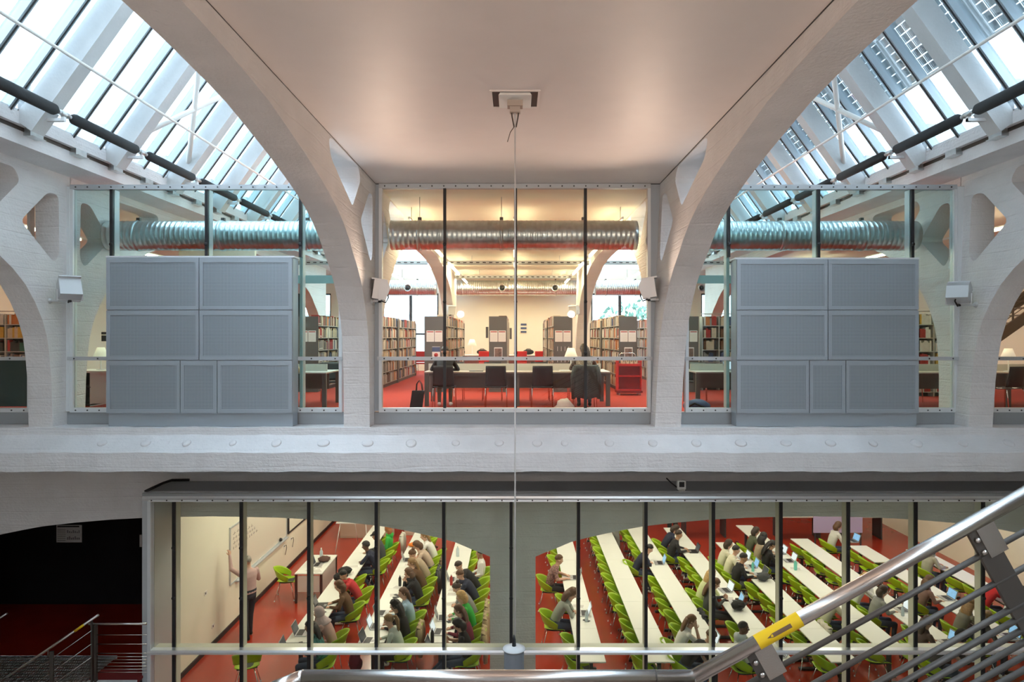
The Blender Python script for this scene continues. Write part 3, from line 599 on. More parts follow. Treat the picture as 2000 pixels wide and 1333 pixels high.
# ceiling joists with cable trays, and track lamps
for i, (y, z) in enumerate(((21.2,3.72),(25.6,3.66))):
    for j, (a, b) in enumerate(((-7.33,-2.73),(-2.3,2.28),(2.72,7.25)) if i == 0 else ((-2.3,2.28),)):
        j_ = empty('cable_tray', ((a+b)/2,y,z), label='perforated steel cable tray under the library ceiling', cat='cable tray', group='cable trays under the library ceiling'); L = (b-a)/2-.02
        MB().box((-L,-.12,0),(L,.12,.012)).box((-L,-.12,0),(L,-.112,.11)).box((-L,.112,0),(L,.12,.11)).build('tray', M['steel2'], j_)
        mb = MB()
        for k in range(int(2*L/.2)): mb.box((-L+.05+k*.2,-.124,.04),(-L+.15+k*.2,-.119,.07))
        mb.build('slots', M['black'], j_, kind='stuff')
        for h in (-L*.6, L*.6): MB().tube([(h,0,.1),(h,0,CEIL-z)], .006, 6).build('hanger_rod', M['steel2'], j_)
def track(x, segs, z, label, group=None):
    top = CEIL if abs(x) < 3 else (CEIL+.1 if abs(x) > 7 else SK1[1]-.12)
    t = empty('track_lamp', (x,(segs[0][0]+segs[-1][1])/2,z), label=label, cat='lamp', group=group); c = (segs[0][0]+segs[-1][1])/2
    one('track', (-.02,segs[0][0]-c-.3,.02),(.02,segs[-1][1]-c+.3,.06), M['alul'], t)
    for a, b in segs:
        one('lit_tube', (-.03,a-c,-.03),(.03,b-c,.018), M['glow'], t)
        l = bpy.data.lights.new('tube_light', 'AREA'); l.shape = 'RECTANGLE'; l.size = .06; l.size_y = b-a; l.energy = 15*LAMP*(b-a); l.color = (1,.80,.46)
        o = bpy.data.objects.new('tube_light', l); COL.objects.link(o); o.location = (x,(a+b)/2,z-.035)
    for y in (segs[0][0]-c, segs[-1][1]-c): MB().tube([(0,y,.06),(0,y,top-z-.002)], .005, 6).build('suspension', M['greysteel'], t)
TL = 'warm strip lamps on a track over the library shelves'
SEG = [(13.2,14.8),(17.0,18.7),(20.6,24.2),(25.7,28.0)]
track(-2.02, SEG, 2.2+EYE, 'strip lamp track running beside the arch over the shelf with the red dot poster'); track(2.02, SEG, 2.2+EYE, 'strip lamp track running beside the arch over the table lamp'); track(-.03, SEG, 2.2+EYE, 'strip lamp track over the middle shelf')
for x in (-4.4, 4.3): track(x, [(14.5,16.5),(19.2,21.3),(23.6,26.4)], 2.2+EYE, 'strip lamp track in a side bay below the skylight', 'strip lamps in the side bays')
for x in (-9.9, 9.9): track(x, [(13.5,15.5),(17.2,19.3),(21.6,24.4)], 2.2+EYE, 'strip lamp track in an outer bay beyond the arches', 'strip lamps in the outer bays')
# ---------------- book shelves
BCOL = {'cream':(.62,.52,.38),'brown':(.16,.075,.035),'red':(.42,.035,.03),'dark':(.035,.033,.035),'grey':(.28,.27,.26),'blue':(.06,.09,.20),'orange':(.55,.18,.04),'yellow':(.62,.38,.06),'teal':(.03,.30,.33),'green':(.02,.12,.08),'white':(.72,.70,.66)}
BM = {k: mat('book_'+k, c, .65, var=.1, vs=8) for k, c in BCOL.items()}
def book_mesh(k):
    m = MB().box((-.5,-.5,0),(.5,.5,.06)); m = MB()
    m.box((-.5,-.5,0),(-.42,.5,1)); m.box((.42,-.5,0),(.5,.5,1)); m.box((-.42,-.5,0),(.42,-.44,1)); m.box((-.42,-.44,.01),(.42,.47,.985), 1); m.box((-.5,-.502,.12),(.5,-.5,.2), 2)
    return m.mesh('book', [BM[k], M['paper'], M['paper'] if k not in ('white','cream') else BM['grey']])
BMESH = {k: book_mesh(k) for k in BCOL}
NB = [0]; BKEYS = list(BCOL)
def shelves(base, length, face, z0=.12, pitch=.335, rows=6, depth=.24, near=0, palette=None, where='', massname='distant books on the library shelves', r0=0, fill=.93, rowpal=None):
    """fill rows of books; base = start corner of the face line, face = direction the spines look at"""
    fx = Vector(face); ax = Vector((0,0,1)).cross(fx)          # along the shelf
    rz = math.atan2(fx.x, -fx.y)
    pal = palette or ['cream','brown','red','dark','grey','blue','orange','white','cream','brown','white']
    mass = {}
    for r in range(r0, rows):
        t = .03; run = None; rp = rowpal[r] if rowpal and rowpal.get(r) else pal
        while t < length-.05:
            if random.random() > fill+.05: t += random.uniform(.05,.22)
            k = random.choice(rp) if run is None or random.random() < .45 else run; run = k
            th = random.uniform(.024,.055); h = random.uniform(.20,.285); dp = random.uniform(.15,.21)
            if t+th > length-.03: break
            c = Vector(base)+ax*(t+th/2)-fx*(dp/2+.015); z = z0+r*pitch
            if t < near and NB[0] < 300 and r >= 1:
                o = link('book', BMESH[k], None, (c.x,c.y,z), rz, label='%s-spined book standing on %s' % (k, where), cat='book', group='%s books on %s' % (k, where)); o.scale = (th-.002,dp,h); NB[0] += 1
            else:
                mb = mass.setdefault(k, MB()); a = Matrix.Rotation(rz,3,'Z')
                vs = [c+a@Vector((x*(th-.002)/2,y*dp/2,0))+Vector((0,0,z+zz*h)) for zz in (0,1) for x, y in ((-1,-1),(1,-1),(1,1),(-1,1))]
                mb.add(vs, [(0,3,2,1),(4,5,6,7),(0,1,5,4),(1,2,6,5),(2,3,7,6),(3,0,4,7)])
            t += th+.001
    return mass
MASS = MB()
def collect(m):
    for k, mb in m.items(): MASS.add(mb.v, mb.f, BKEYS.index(k))
def shelf_unit(x0, x1, y0, y1, label, faces, near=2.0, where='', joint=None, rows=6, panel=True, x0b=None, palette=None):
    cx = (x0+x1)/2; s = empty('bookshelf', (cx,y0,0), label=label, cat='bookshelf'); w = (x1-x0)/2; Ln = y1-y0
    one('end_panel', (-w,0,0),(w,.03,2.03), M['shelf'], s); one('end_panel', (-w,Ln-.03,0),(w,Ln,1.98), M['shelf'], s)
    one('plinth', (-w+.03,.03,0),(w-.03,Ln-.03,.1), M['shelf'], s); one('back_panel', (-.012,.03,.1),(.012,Ln-.03,1.98), M['shelf'], s)
    for r in range(7): one('shelf_board', (-w+.01,.03,.1+r*.335-.0),(w-.01,Ln-.03,.118+r*.335) if r < 6 else (w-.01,Ln-.03,2.0), M['shelfl'] if r < 6 else M['shelf'], s) if r < 6 else None
    n = int(Ln/.9)
    for k in range(1, n):
        y = Ln*k/n
        for sd in ((-1,) if 'L' in faces else ())+((1,) if 'R' in faces else ()): one('upright', (sd*(w-.03) if sd < 0 else w-.03,y-.012,.1),(sd*w if sd < 0 else w,y+.012,1.98), M['shelfl'], s)
    if joint: one('joint_panel', (-w-.02,joint-y0-.02,0),(w+.02,joint-y0+.25,2.0), M['shelf'], s)
    if 'R' in faces: collect(shelves((x1,y0+.03,0), Ln-.06, (1,0,0), near=near, where=where, palette=palette))
    if 'L' in faces: 
        f = Vector((-1,0,0)); collect(shelves((x0,y1-.03,0), Ln-.06-near, (-1,0,0), near=0, where=where, palette=palette)); collect(shelves((x0,y0+.03+near,0), near, (-1,0,0), near=near, where=where, palette=palette))
    return s
def sheets(s, z=1.35, w=.205, h=.30, two=True, extra=None, hd='red'):
    for k, x in enumerate((-w/2-.008, w/2+.008) if two else (0,)):
        p = one('notice_sheet', (x-w/2,-.006,z),(x+w/2,-.001,z+h), M['paper'], s); one('sheet_heading', (x-w*.42,-.0075,z+h*.85),(x+w*.42,-.006,z+h*.93), BM['red'], p)
        for q in range(5): one('sheet_text', (x-w*.4,-.007,z+h*(.12+.13*q)),(x+w*.35,-.006,z+h*(.14+.13*q)), mat('pale_print', (.6,.58,.55), .8), p)
    if extra == 'dot':
        p = one('poster', (-.06,-.006,.92),(.15,-.001,1.22), M['paper'], s); one('poster_band', (-.06,-.008,1.08),(.15,-.006,1.21), BM['blue'], p); MB().lathe((.045,-.006,.995), [(.055,0),(.055,-.003)], 18, axis='y').build('poster_dot', BM['red'], p)
    if extra == 'photo':
        p = one('poster', (-.10,-.006,.88),(.12,-.001,1.20), M['paper'], s); one('poster_picture', (-.085,-.008,.91),(.105,-.006,1.17), mat('photo_print', (.20,.13,.11), .6, var=.5, vs=14), p)
    if extra == 'slots':
        for k in range(4):
            for q in range(3): one('handle_slot', (-.15+k*.10,-.006,1.10-q*.30),(-.14+k*.10,-.001,1.22-q*.30), M['paper'], s)
E0 = 18.3
shA = shelf_unit(X_(829,E0), X_(868,E0), E0, 22.2, 'dark bookshelf with a red dot poster on its end panel', 'R', .42, 'the shelf with the red dot poster'); sheets(shA, extra='dot')
shelf_unit(-2.28, -1.93, 22.5, 25.6, 'dark bookshelf continuing behind the shelf with the red dot poster', 'R', 0, 'x')
shB = shelf_unit(X_(955,E0), X_(990,E0), E0, 24.0, 'dark bookshelf in the middle with a brown photo poster and two notices', 'R', .1, 'the middle shelf'); sheets(shB, extra='photo')
for x, z in ((-.30,1.45),(.34,1.42)): one('side_holder', (x-.03,.1,z),(x+.03,.35,z+.30), M['shelf'], shB)
shC = shelf_unit(X_(1081,E0), X_(1118,E0), E0, 25.5, 'dark bookshelf with pale handle slots behind the table lamp', 'L', .36, 'the shelf behind the table lamp', 21.8); sheets(shC, extra='slots')
shD = shelf_unit(2.76, 3.25, E0, 25.5, 'dark bookshelf with a photo poster behind the red cart', 'L', .45, 'the shelf behind the red cart', 22.0); sheets(shD, extra='photo')
shE = shelf_unit(-4.3, -3.8, 19.0, 26.0, 'long bookshelf with a green binder along the bay window', 'R', .45, 'the long shelf by the bay window', 21.9)
shF = shelf_unit(4.4, 4.9, E0, 25.5, 'tall dark bookshelf behind the table with the open laptop', 'L', .2, 'the shelf behind the open laptop'); sheets(shF, extra='photo')
shG = shelf_unit(-5.85, -5.3, E0, 24.5, 'dark bookshelf behind the beige-clad reader, notices on its end', 'R', .42, 'the shelf behind the beige-clad reader'); sheets(shG)
def wall_shelf(x0, x1, y, label, where, rows=6, rowpal=None, near=.30):
    s = empty('bookshelf', ((x0+x1)/2,y,0), label=label, cat='bookshelf'); w = (x1-x0)/2
    one('back_panel', (-w,.24,0),(w,.26,2.05), M['shelf'], s)
    for sx in (-w, w-.025, -.012): one('upright', (sx,0,0),(sx+.025,.24,2.05), M['shelfl'], s)
    for r in range(rows+1): one('shelf_board', (-w+.025,0,.1+r*.335),(w-.025,.24,.118+r*.335) , M['shelfl'], s)
    for h0, h1 in ((x0+.03,(x0+x1)/2-.02),((x0+x1)/2+.02,x1-.03)): collect(shelves((h0,y,0), h1-h0, (0,-1,0), near=near, where=where, rowpal=rowpal, rows=rows))
    return s
wall_shelf(-13.3, -12.0, 16.9, 'bookshelf of orange, yellow and red volumes behind the dark teal screen', 'the shelf behind the teal screen', 6, {5:['orange','orange','white'],4:['yellow','yellow','cream'],3:['red','dark','green']})
wall_shelf(5.15, 6.1, 18.9, 'narrow bookshelf facing the glass beside the reader with crossed legs', 'the narrow shelf near the crossed-legs reader', 6)
wall_shelf(9.95, 10.75, 16.9, 'display bookshelf with white and red covers behind the perforated cabinet end', 'the display shelf behind the cabinet', 6, {k:['white','white','red','yellow'] for k in range(6)})
MASS.build('book_rows', [BM[k] for k in BKEYS], None, label='distant rows of many-coloured books filling the library shelves', cat='books', kind='stuff')
# ---------------- tables, chairs, lamps
def long_table(x0, x1, y0, label):
    t = empty('reading_table', ((x0+x1)/2,y0,0), label=label, cat='table'); w = (x1-x0)/2; D = 1.2
    one('table_top', (-w,0,.71),(w,D,.74), M['tabgrey'], t, .006)
    for x in (-w+.05, 0, w-.05):
        for y in (.06, D-.06): one('leg', (x-.045,y-.03,0),(x+.045,y+.03,.71), M['legt'], t)
    one('apron', (-w+.05,.10,.64),(w-.05,.14,.71), M['legt'], t); one('modesty_panel', (-w+.1,D/2-.01,.35),(w-.1,D/2+.01,.71), M['legt'], t); one('divider', (-w+.02,D/2-.02,.74),(w-.14,D/2+.02,.89), mat('pale_divider', (.62,.60,.54), .6), t)
    return t
T1 = long_table(-1.96, 2.02, 14.56, 'long grey reading table behind the central window'); T2 = long_table(-7.0, -3.98, 14.3, 'grey reading table at the window with the beige-clad reader'); T3 = long_table(3.84, 6.9, 14.55, 'grey reading table with an open laptop near the arch'); T4 = long_table(8.2, 12.5, 14.3, 'grey reading table before the steel staircase')
def black_chair():
    r = empty('library_chair', (0,0,0), label='x', cat='chair')
    MB().grid(lambda u, v: ((u-.5)*.46, -.20+.42*v, .455-.018*math.sin(v*PI)+.012*abs(u-.5)), 6, 8, thick=.018).build('seat', M['blkplastic'], r)
    MB().grid(lambda u, v: ((u-.5)*(.44-.03*v), -.21-.05*v-.03*math.sin(v*PI*.5)+.05*(abs(u-.5)*2)**2*.6, .47+.42*v), 8, 8, thick=.016).build('backrest', M['blkplastic'], r)
    for sx in (-1, 1):
        MB().tube([(sx*.20,-.18,.44),(sx*.215,-.20,.40),(sx*.225,-.25,.0)], .011, 8).build('leg', M['chrome'], r); MB().tube([(sx*.20,.19,.44),(sx*.215,.20,.40),(sx*.225,.22,.0)], .011, 8).build('leg', M['chrome'], r)
        MB().tube([(sx*.20,-.18,.44),(sx*.20,.19,.44)], .011, 8).build('seat_rail', M['chrome'], r)
    return r
BC = black_chair(); first = [True]
def lib_chair(x, y, rz, label, group=None):
    if first[0]: first[0] = False; o = BC; o.location = (x,y,0); o.rotation_euler = (0,0,rz); o['label'] = label
    else: o = dup(BC, (x,y,0), rz, None, label)
    if group: o['group'] = group
    elif 'group' in o: del o['group']
    return o
yc = 14.22
lib_chair(X_(868,yc), yc-.0, 0, 'black library chair under the reader dressed in black'); lib_chair(X_(1142,yc), yc, 0, 'black library chair with a grey jacket hung over its back')
for px in (969, 1059): lib_chair(X_(px,yc), yc, 0, 'empty black chair at the near side of the long table', 'empty chairs on the near side of the long table')
for x in (-1.45,-.55,.55,1.45): lib_chair(x, 15.95, PI, 'empty black chair at the far side of the long table', 'empty chairs on the far side of the long table')
lib_chair(-4.25, 15.7, PI+.3, 'black chair at the far side of the table of the beige-clad reader'); lib_chair(4.15, 15.7, PI-.3, 'black chair at the far side of the open laptop table'); lib_chair(9.98, 13.9, .25, 'black library chair standing askew before the steel staircase'); lib_chair(-4.75, 13.95, .1, 'black library chair under the beige-clad reader'); lib_chair(4.95, 14.2, -.1, 'black library chair under the crossed-legs reader'); lib_chair(9.0, 15.7, PI, 'black chair across the table before the steel staircase')
lib_chair(8.05, 14.95, -PI/2, 'black chair at the end of the table before the steel staircase')
def lamp(loc, label, s=1.0):
    l = empty('table_lamp', loc, label=label, cat='lamp'); 
    MB().lathe((0,0,0), [(.08*s,0),(.08*s,.012),(.012,.02),(.010,.30*s)], 16).build('stem', M['alul'], l); MB().lathe((0,0,.27*s), [(.145*s,0),(.07*s,.20*s),(.068*s,.20*s),(.143*s,0)], 24).build('lamp_shade', M['shade'], l)
lamp((X_(1113,15.6),15.3,.742), 'cream table lamp on the long reading table', 1.05); lamp((X_(197,15.0),15.0,.76), 'cream table lamp on the white counter', 1.05); lamp((X_(1950,14.9),14.6,.742), 'cream table lamp before the steel staircase', 1.05); lamp((X_(922,27.2),27.2,.76), 'small cream lamp on the far desk by the wall', 1.3)
def book_cart():
    c = empty('book_cart', (X_(1226,17.6),17.45,0), label='red metal book cart with a steel handle and cream binders on top', cat='cart')
    for sx in (-1, 1): one('side_panel', (sx*.29-.012,-.18,.12),(sx*.29+.012,.22,.88), M['red'], c, .004)
    one('back_panel', (-.28,.0,.12),(.28,.02,.80), mat('dark_red', (.28,.012,.015), .4), c)
    for z in (.12, .47): one('shelf', (-.28,-.18,z),(.28,.22,z+.03), M['red'], c)
    one('top_shelf', (-.30,-.18,.74),(.30,.22,.80), M['red'], c); one('base', (-.32,-.2,.06),(.32,.24,.115), mat('dark_red2', (.2,.01,.012), .5), c)
    for sx in (-.26, .26):
        for y in (-.15,.18): MB().lathe((sx,y,.035), [(.035,-.015),(.035,.015)], 14, axis='x').build('caster', M['greyplastic'], c)
    MB().tube([(-.20,.2,.86),(-.20,.2,1.02),(-.16,.2,1.06),(.16,.2,1.06),(.20,.2,1.02),(.20,.2,.86)], .012, 8).build('handle', M['chrome'], c)
book_cart()
for i, dx in enumerate((-.15,-.05,.05,.15)): 
    b = empty('binder', (X_(1226,17.6)+dx,17.4,.80), label='cream binder standing on top of the red book cart', cat='binder', group='cream binders on the red cart'); one('cover', (-.04,-.1,0),(.04,.14,.16), BM['cream'], b); one('spine_hole', (-.008,-.104,.05),(.008,-.1,.11), M['black'], b)
# far desk with red chairs against the wall
fd = empty('far_desk', (-.1,27.0,0), label='pale desk along the cream wall with red chairs', cat='desk'); one('desk_top', (-2.2,0,.72),(2.2,.7,.75), M['paper'], fd); one('front_panel', (-2.1,.05,.1),(2.1,.08,.72), mat('plum_panel', (.18,.06,.06), .6), fd); one('leg', (-2.2,0,0),(-2.15,.7,.72), M['legt'], fd); one('leg', (2.15,0,0),(2.2,.7,.72), M['legt'], fd)
rc = empty('red_chair', (0,0,0), label='x', cat='chair')
one('backrest', (-.24,-.03,.50),(.24,.03,.92), M['red'], rc, .02); one('seat', (-.24,.0,.42),(.24,.44,.48), M['red'], rc, .015)
for x in (-.2,.2):
    for y in (.02,.4): MB().tube([(x,y,0),(x,y,.43)], .012, 6).build('leg', M['chrome'], rc)
for i, px in enumerate((853,947,1017,1057,824)):
    d = 26.3; o = rc if i == 0 else dup(rc); o.location = (X_(px,d),d,0); o['label'] = 'red chair at the far desk by the cream wall'; o['group'] = 'red chairs at the far desk'
for i, px in enumerate((898,942,1032)):
    b = empty('bag', (X_(px,27.4),27.3,.756), label='black bag lying on the far desk by the cream wall', cat='bag', group='black bags on the far desk'); MB().ell((0,0,.11), (.22,.14,.11), 14, 8).build('bag_body', M['darkfab'], b); MB().tube([(-.12,-.05,.17),(-.06,-.06,.24),(.06,-.06,.24),(.12,-.05,.17)], .012, 6).build('bag_strap', M['darkfab'], b)
sg = empty('wall_sign', P(1022,655,DW-.02), label='small blue and white sign on the cream library wall', cat='sign'); 
for k in range(3): one('sign_bar', (-.11,-.01,.10+k*.16),(.14,0,.18+k*.16), BM['blue'], sg)
for i, (px, py, d) in enumerate(((880,606,24.5),(1121,606,24.5))):
    floodlight(P(px,py,d), .2, .6 if i == 0 else -.6, 'beige floodlight high on the inner arch above the shelf %s' % ('with the red dot poster' if i == 0 else 'behind the table lamp'))
# objects on and around the table
bg = empty('tote_bag', (X_(815,14.3),14.3,0), label='black tote bag standing on the red carpet by the long table', cat='bag'); MB().prism([(-.15,0),(.10,0),(.15,.36),(-.10,.36)], -.07, .07, 'xz').build('bag_body', M['darkfab'], bg); 
for y in (-.06,.06): MB().tube([(-.02,y,.36),(-.01,y,.50),(.04,y,.57),(.09,y,.50),(.11,y,.36)], .008, 6).build('bag_strap', M['darkfab'], bg)
bp = empty('backpack', (X_(1361,13.4),13.4,0), label='dark blue backpack lying on the carpet under the laptop table', cat='bag'); MB().ell((0,0,.13), (.26,.18,.13), 16, 10, fn=lambda u: 1+.08*math.sin(u.x*7+u.y*5)).build('bag_body', BM['blue'], bp); MB().tube([(-.2,-.1,.12),(-.1,-.2,.2),(.1,-.2,.12)], .02, 6).build('bag_strap', M['darkfab'], bp)
pb_ = empty('plastic_bag', (X_(1103,14.0),14.02,0), label='slumped white plastic bag under the grey jacket', cat='bag'); MB().ell((0,0,.09), (.17,.12,.13), 16, 10, fn=lambda u: (1+.12*math.sin(u.x*9+u.z*6))*(1.25 if u.z < -.3 else 1)*(1 if u.z > -.7 else .75)).build('bag_body', M['paper'], pb_)
for i, (px, lab) in enumerate(((930,'closed dark notebook on the long reading table'),(1106,'open white booklet beside the reader with the patterned top'))):
    n = empty('notebook', (X_(px,14.8),14.8,.742), .1, label=lab, cat='notebook'); one('cover', (-.15,-.10,0),(.15,.10,.012), M['dark'] if i == 0 else M['paper'], n); one('pages', (-.145,-.095,.012),(.145,.095,.02), M['paper'] if i else M['greyplastic'], n)
# counter in the side bay
ct = empty('counter', (X_(180,14.6),14.5,0), label='white counter with dark open shelves beside the cream wall', cat='counter'); one('counter_top', (-.55,0,.72),(1.4,.9,.76), M['white'], ct); one('front_panel', (-.0,.05,.06),(1.35,.08,.72), M['white'], ct); one('shelf_side', (-.5,.05,0),(-.46,.85,.72), M['dark'], ct); one('shelf_back', (-.46,.8,0),(0,.83,.72), M['dark'], ct); one('shelf_board', (-.46,.05,.40),(0,.8,.42), M['dark'], ct); one('shelf_board', (-.46,.05,.02),(0,.8,.05), M['dark'], ct); one('side_panel', (-.02,.05,0),(.0,.85,.72), M['white'], ct)
struct('wall_bay_partition', MB().box((-8.0,16.2,0),(-6.2,16.3,CEIL)), M['cream'])
ph = empty('wall_phone', P(205,667,16.18), label='small black phone on the cream partition above the counter', cat='phone'); one('phone_body', (-.06,-.04,0),(.06,0,.14), M['black'], ph); one('handset', (-.05,-.06,.16),(.08,-.01,.22), M['black'], ph)
# glass shelf plates seen above the cabinets
for a, b in ((-7.33,-2.72),(2.70,7.22)): 
    g = empty('glass_canopy', ((a+b)/2,13.0,1.12+EYE), label='pale glass canopy panel hung behind the cabinet glazing', cat='canopy', group='glass canopy panels'); one('glass_plate', (-(b-a)/2,-.3,0),((b-a)/2,.3,.012), mat('sea_glass', (.55,.75,.74), .2), g); one('front_edge', (-(b-a)/2,-.305,-.14),((b-a)/2,-.30,.0), MATS['sea_glass'], g)
# ---------------- steel staircase in the outer bay
def stair():
    s = empty('steel_staircase', (11.62,17.2,0), label='brown steel staircase with railing rods rising in the outer bay', cat='staircase')
    a, b = Vector((-.8,0,.55)), Vector((2.6,0,2.95)); m = mat('brown_steel', (.16,.12,.085), .5, .3)
    for y in (0,1.1): MB().bar(a+Vector((0,y,0)), b+Vector((0,y,0)), .06,.26,(0,0,1)).build('stringer', m, s)
    for k in range(12): one('tread', (-.75+k*.28,.03,.62+k*.2),(-.45+k*.28,1.07,.65+k*.2), m, s)
    for k in range(7): MB().tube([a+Vector((0,0,.28+.1*k)), b+Vector((0,0,.28+.1*k))], .012, 6).build('railing_rod', m, s)
    MB().tube([a+Vector((0,0,1.05)), b+Vector((0,0,1.05))], .022, 8).build('handrail', m, s)
    for t in (.1,.5,.9): c = a.lerp(b, t); MB().bar(c, c+Vector((0,0,1.05)), .05,.02,(0,1,0)).build('post', m, s)
    MB().bar((-.55,0,.0),(-.55,0,.8),.06,.06,(0,1,0)).build('support', m, s); MB().bar((2.0,0,.0),(2.0,0,2.6),.06,.06,(0,1,0)).build('support', m, s)
stair()
# outside: ground, pale block and tree beyond the windows
struct('ground_outside', MB().box((-80,31,-6),(80,160,-5.8)), mat('outside_ground', (.3,.31,.3), .9))
bl = empty('pale_building', (-13,60,-5.8), label='pale hazy building beyond the library window', cat='building'); one('wall', (-9,0,0),(9,8,9.2), mat('pale_render', (.55,.60,.66), .9), bl); one('roof', (-9.3,-.3,9.2),(9.3,8.3,9.5), M['alul'], bl)
for i in range(6):
    for j in range(3): one('window', (-8+i*2.7,-.05,1.4+j*2.6),(-6.9+i*2.7,0,2.9+j*2.6), mat('pale_window', (.35,.42,.5), .2), bl)
tr = empty('tree', (8.2,46,-5.8), label='leafy tree outside the library window', cat='tree'); MB().tube([(0,0,0),(.1,0,3),(0,.1,6)], [.3,.22,.12], 10).build('trunk', BM['brown'], tr)
lf = MB(); random.seed(3)
for i in range(900):
    v = Vector((random.gauss(0,1),random.gauss(0,1),random.gauss(0,1))).normalized()*random.uniform(.55,1); c = Vector((v.x*3.4,v.y*2.6,7.0+v.z*2.9)); q = Euler((random.uniform(0,3),random.uniform(0,3),random.uniform(0,3))).to_matrix(); lf.add([c+q@Vector(p) for p in ((-.22,0,0),(0,-.13,.02),(.22,0,0),(0,.13,.02))], [(0,1,2,3)])
lf.build('foliage', mat('leaf_green', (.10,.20,.16), .7), tr, kind='stuff')
# ================================================================ LOWER STUDY ROOM: furniture
def lime_chair():
    r = empty('shell_chair', (0,0,FL), label='x', cat='chair')
    def seat(u, v):
        x = (u-.5)*2; y = -.20+.43*v; w = .225*(1-.12*v)*(1 if v > .15 else .86+.14*v/.15)
        return (x*w, y, .445+.035*(x*x)+.03*(1-v)**3-.02*math.sin(v*PI)*(1-x*x)-.02*max(0,v-.85)/.15)
    MB().grid(seat, 8, 8, thick=.012).build('seat', M['lime'], r)
    def back(u, v):
        a = (u-.5)*2*2.05; c = abs(u-.5)*2                      # wraps round the sitter; the band drops towards the arms
        top = .80-.20*c**2.2-.02*c; bot = .60-.135*c**1.3
        z = bot+(top-bot)*v; rr = .235+.03*v
        return (rr*math.sin(a)*1.02, -.03-rr*math.cos(a)*.92-.05*(v)*(1-c), z)
    MB().grid(back, 18, 5, thick=.012).build('backrest', M['lime'], r)
    MB().grid(lambda u, v: ((u-.5)*.36, -.15+.33*v, .452-.015*math.sin(v*PI)+.02*abs(u-.5)), 4, 4, thick=.02).build('seat_pad', M['limed'], r)
    for sx in (-1, 1):
        for y0, y1 in ((.12,.22),(-.14,-.25)):
            l = MB().tube([(sx*.12,y0,.43),(sx*.235,y1,.012)], .009, 8).build('leg', M['chrome'], r); MB().lathe((sx*.235,y1,0), [(.014,0),(.014,.02),(.008,.026)], 8).build('foot_cap', M['paper'], l)
    return r
LC = lime_chair(); LC_used = [False]
def chair(x, y, rz, label, group=None):
    if not LC_used[0]: LC_used[0] = True; o = LC; o.location = (x,y,FL); o.rotation_euler = (0,0,rz); o['label'] = label
    else: o = dup(LC, (x,y,FL), rz, None, label)
    if group: o['group'] = group
    elif 'group' in o: del o['group']
    return o
def study_table():
    t = empty('study_table', (0,0,FL), label='x', cat='table')                      # long side along y
    one('table_top', (-.25,-.698,.715),(.25,.698,.74), M['table'], t, .004)
    for y in (-.52,.52):
        one('column', (-.03,y-.04,.05),(.03,y+.04,.69), M['dark'], t); one('foot', (-.33,y-.035,0),(.22,y+.035,.05), M['blkplastic'], t, .01); one('top_arm', (-.2,y-.03,.685),(.2,y+.03,.715), M['dark'], t)
    one('crossbar', (-.02,-.5,.56),(.02,.5,.62), M['dark'], t); return t
ST = study_table(); ST_used = [False]
TOPZ = FL+.74
def table(x, y, label, group, flip=False):
    rz = PI if flip else 0
    if not ST_used[0]: ST_used[0] = True; o = ST; o.location = (x,y,FL); o.rotation_euler = (0,0,rz); o['label'] = label; o['group'] = group
    else: o = dup(ST, (x,y,FL), rz, None, label, group)
    return o
ROWS = {'R1':1.37,'R2':2.61,'R3':3.64,'R4':4.76,'R5':5.92,'R6':7.06,'R7':8.19,'R8':9.55,'R9':10.95}
fr = {'R1':[12.27+1.4*k for k in range(6)],'R2':[12.27+1.4*k for k in range(7)],'R3':[12.27+1.4*k for k in range(7)],'R4':[12.27,13.67,15.28,16.68,18.08,19.48],'R5':[12.27,13.67,15.07,16.6,18.0],
      'R6':[12.75+1.4*k for k in range(6)],'R7':[12.75,14.15,15.55,16.95,18.35],'R8':[13.15,14.55,15.95,17.7],'R9':[13.15,14.55,15.95,17.35]}
nth = {'R1':'first','R2':'second','R3':'third','R4':'fourth','R5':'fifth','R6':'sixth','R7':'seventh','R8':'eighth','R9':'ninth'}
for k, x in ROWS.items():
    for y in fr[k]: table(x, y+.7, 'narrow white table in the %s row counted from the concrete column' % nth[k], '%s table row beside the column' % nth[k])
LROWS = {'L1':-4.17,'L2':-2.77,'L3':-1.47}
ln = {'L1':'row nearest the teacher desk','L2':'middle row before the whiteboard','L3':'last teaching row before the column'}
for k, x in LROWS.items():
    for j in range(6): table(x, 13.05+1.4*j+.7, 'narrow white table in the %s' % ln[k], 'tables in the %s' % ln[k], True)
# teacher's desk
td = empty('teacher_desk', (-5.12,17.55,FL), label='teacher desk with white top, dark legs and pale side panels', cat='desk')
one('desk_top', (-.34,-.72,.715),(.34,.72,.745), M['table'], td, .005)
for x in (-.31,.31):
    for y in (-.69,.69): one('leg', (x-.025,y-.025,0),(x+.025,y+.025,.715), mat('maroon_steel', (.06,.022,.018), .5), td)
one('end_panel', (-.27,-.70,.28),(.27,-.68,.68), mat('pale_pink_panel', (.70,.60,.55), .6), td); one('side_panel', (.30,-.62,.25),(.32,.62,.68), MATS['pale_pink_panel'], td)
chair(-5.78, 17.2, -PI/2+.15, 'lime shell chair at the teacher desk')
chair(-5.02, 12.75, .35, 'lime shell chair standing alone behind the mid rail near the teacher')
def on_desk(name, loc, label, cat): return empty(name, loc, label=label, cat=cat)
def bottle(loc, label, m, h=.24, r=.034):
    b = empty('bottle', loc, label=label, cat='bottle'); MB().lathe((0,0,0), [(r*.9,0),(r,.01),(r,h*.68),(r*.4,h*.86),(r*.4,h*.9)], 14).build('bottle_body', m, b); MB().lathe((0,0,h*.9), [(r*.45,0),(r*.45,h*.1)], 12).build('cap', M['paper'], b)
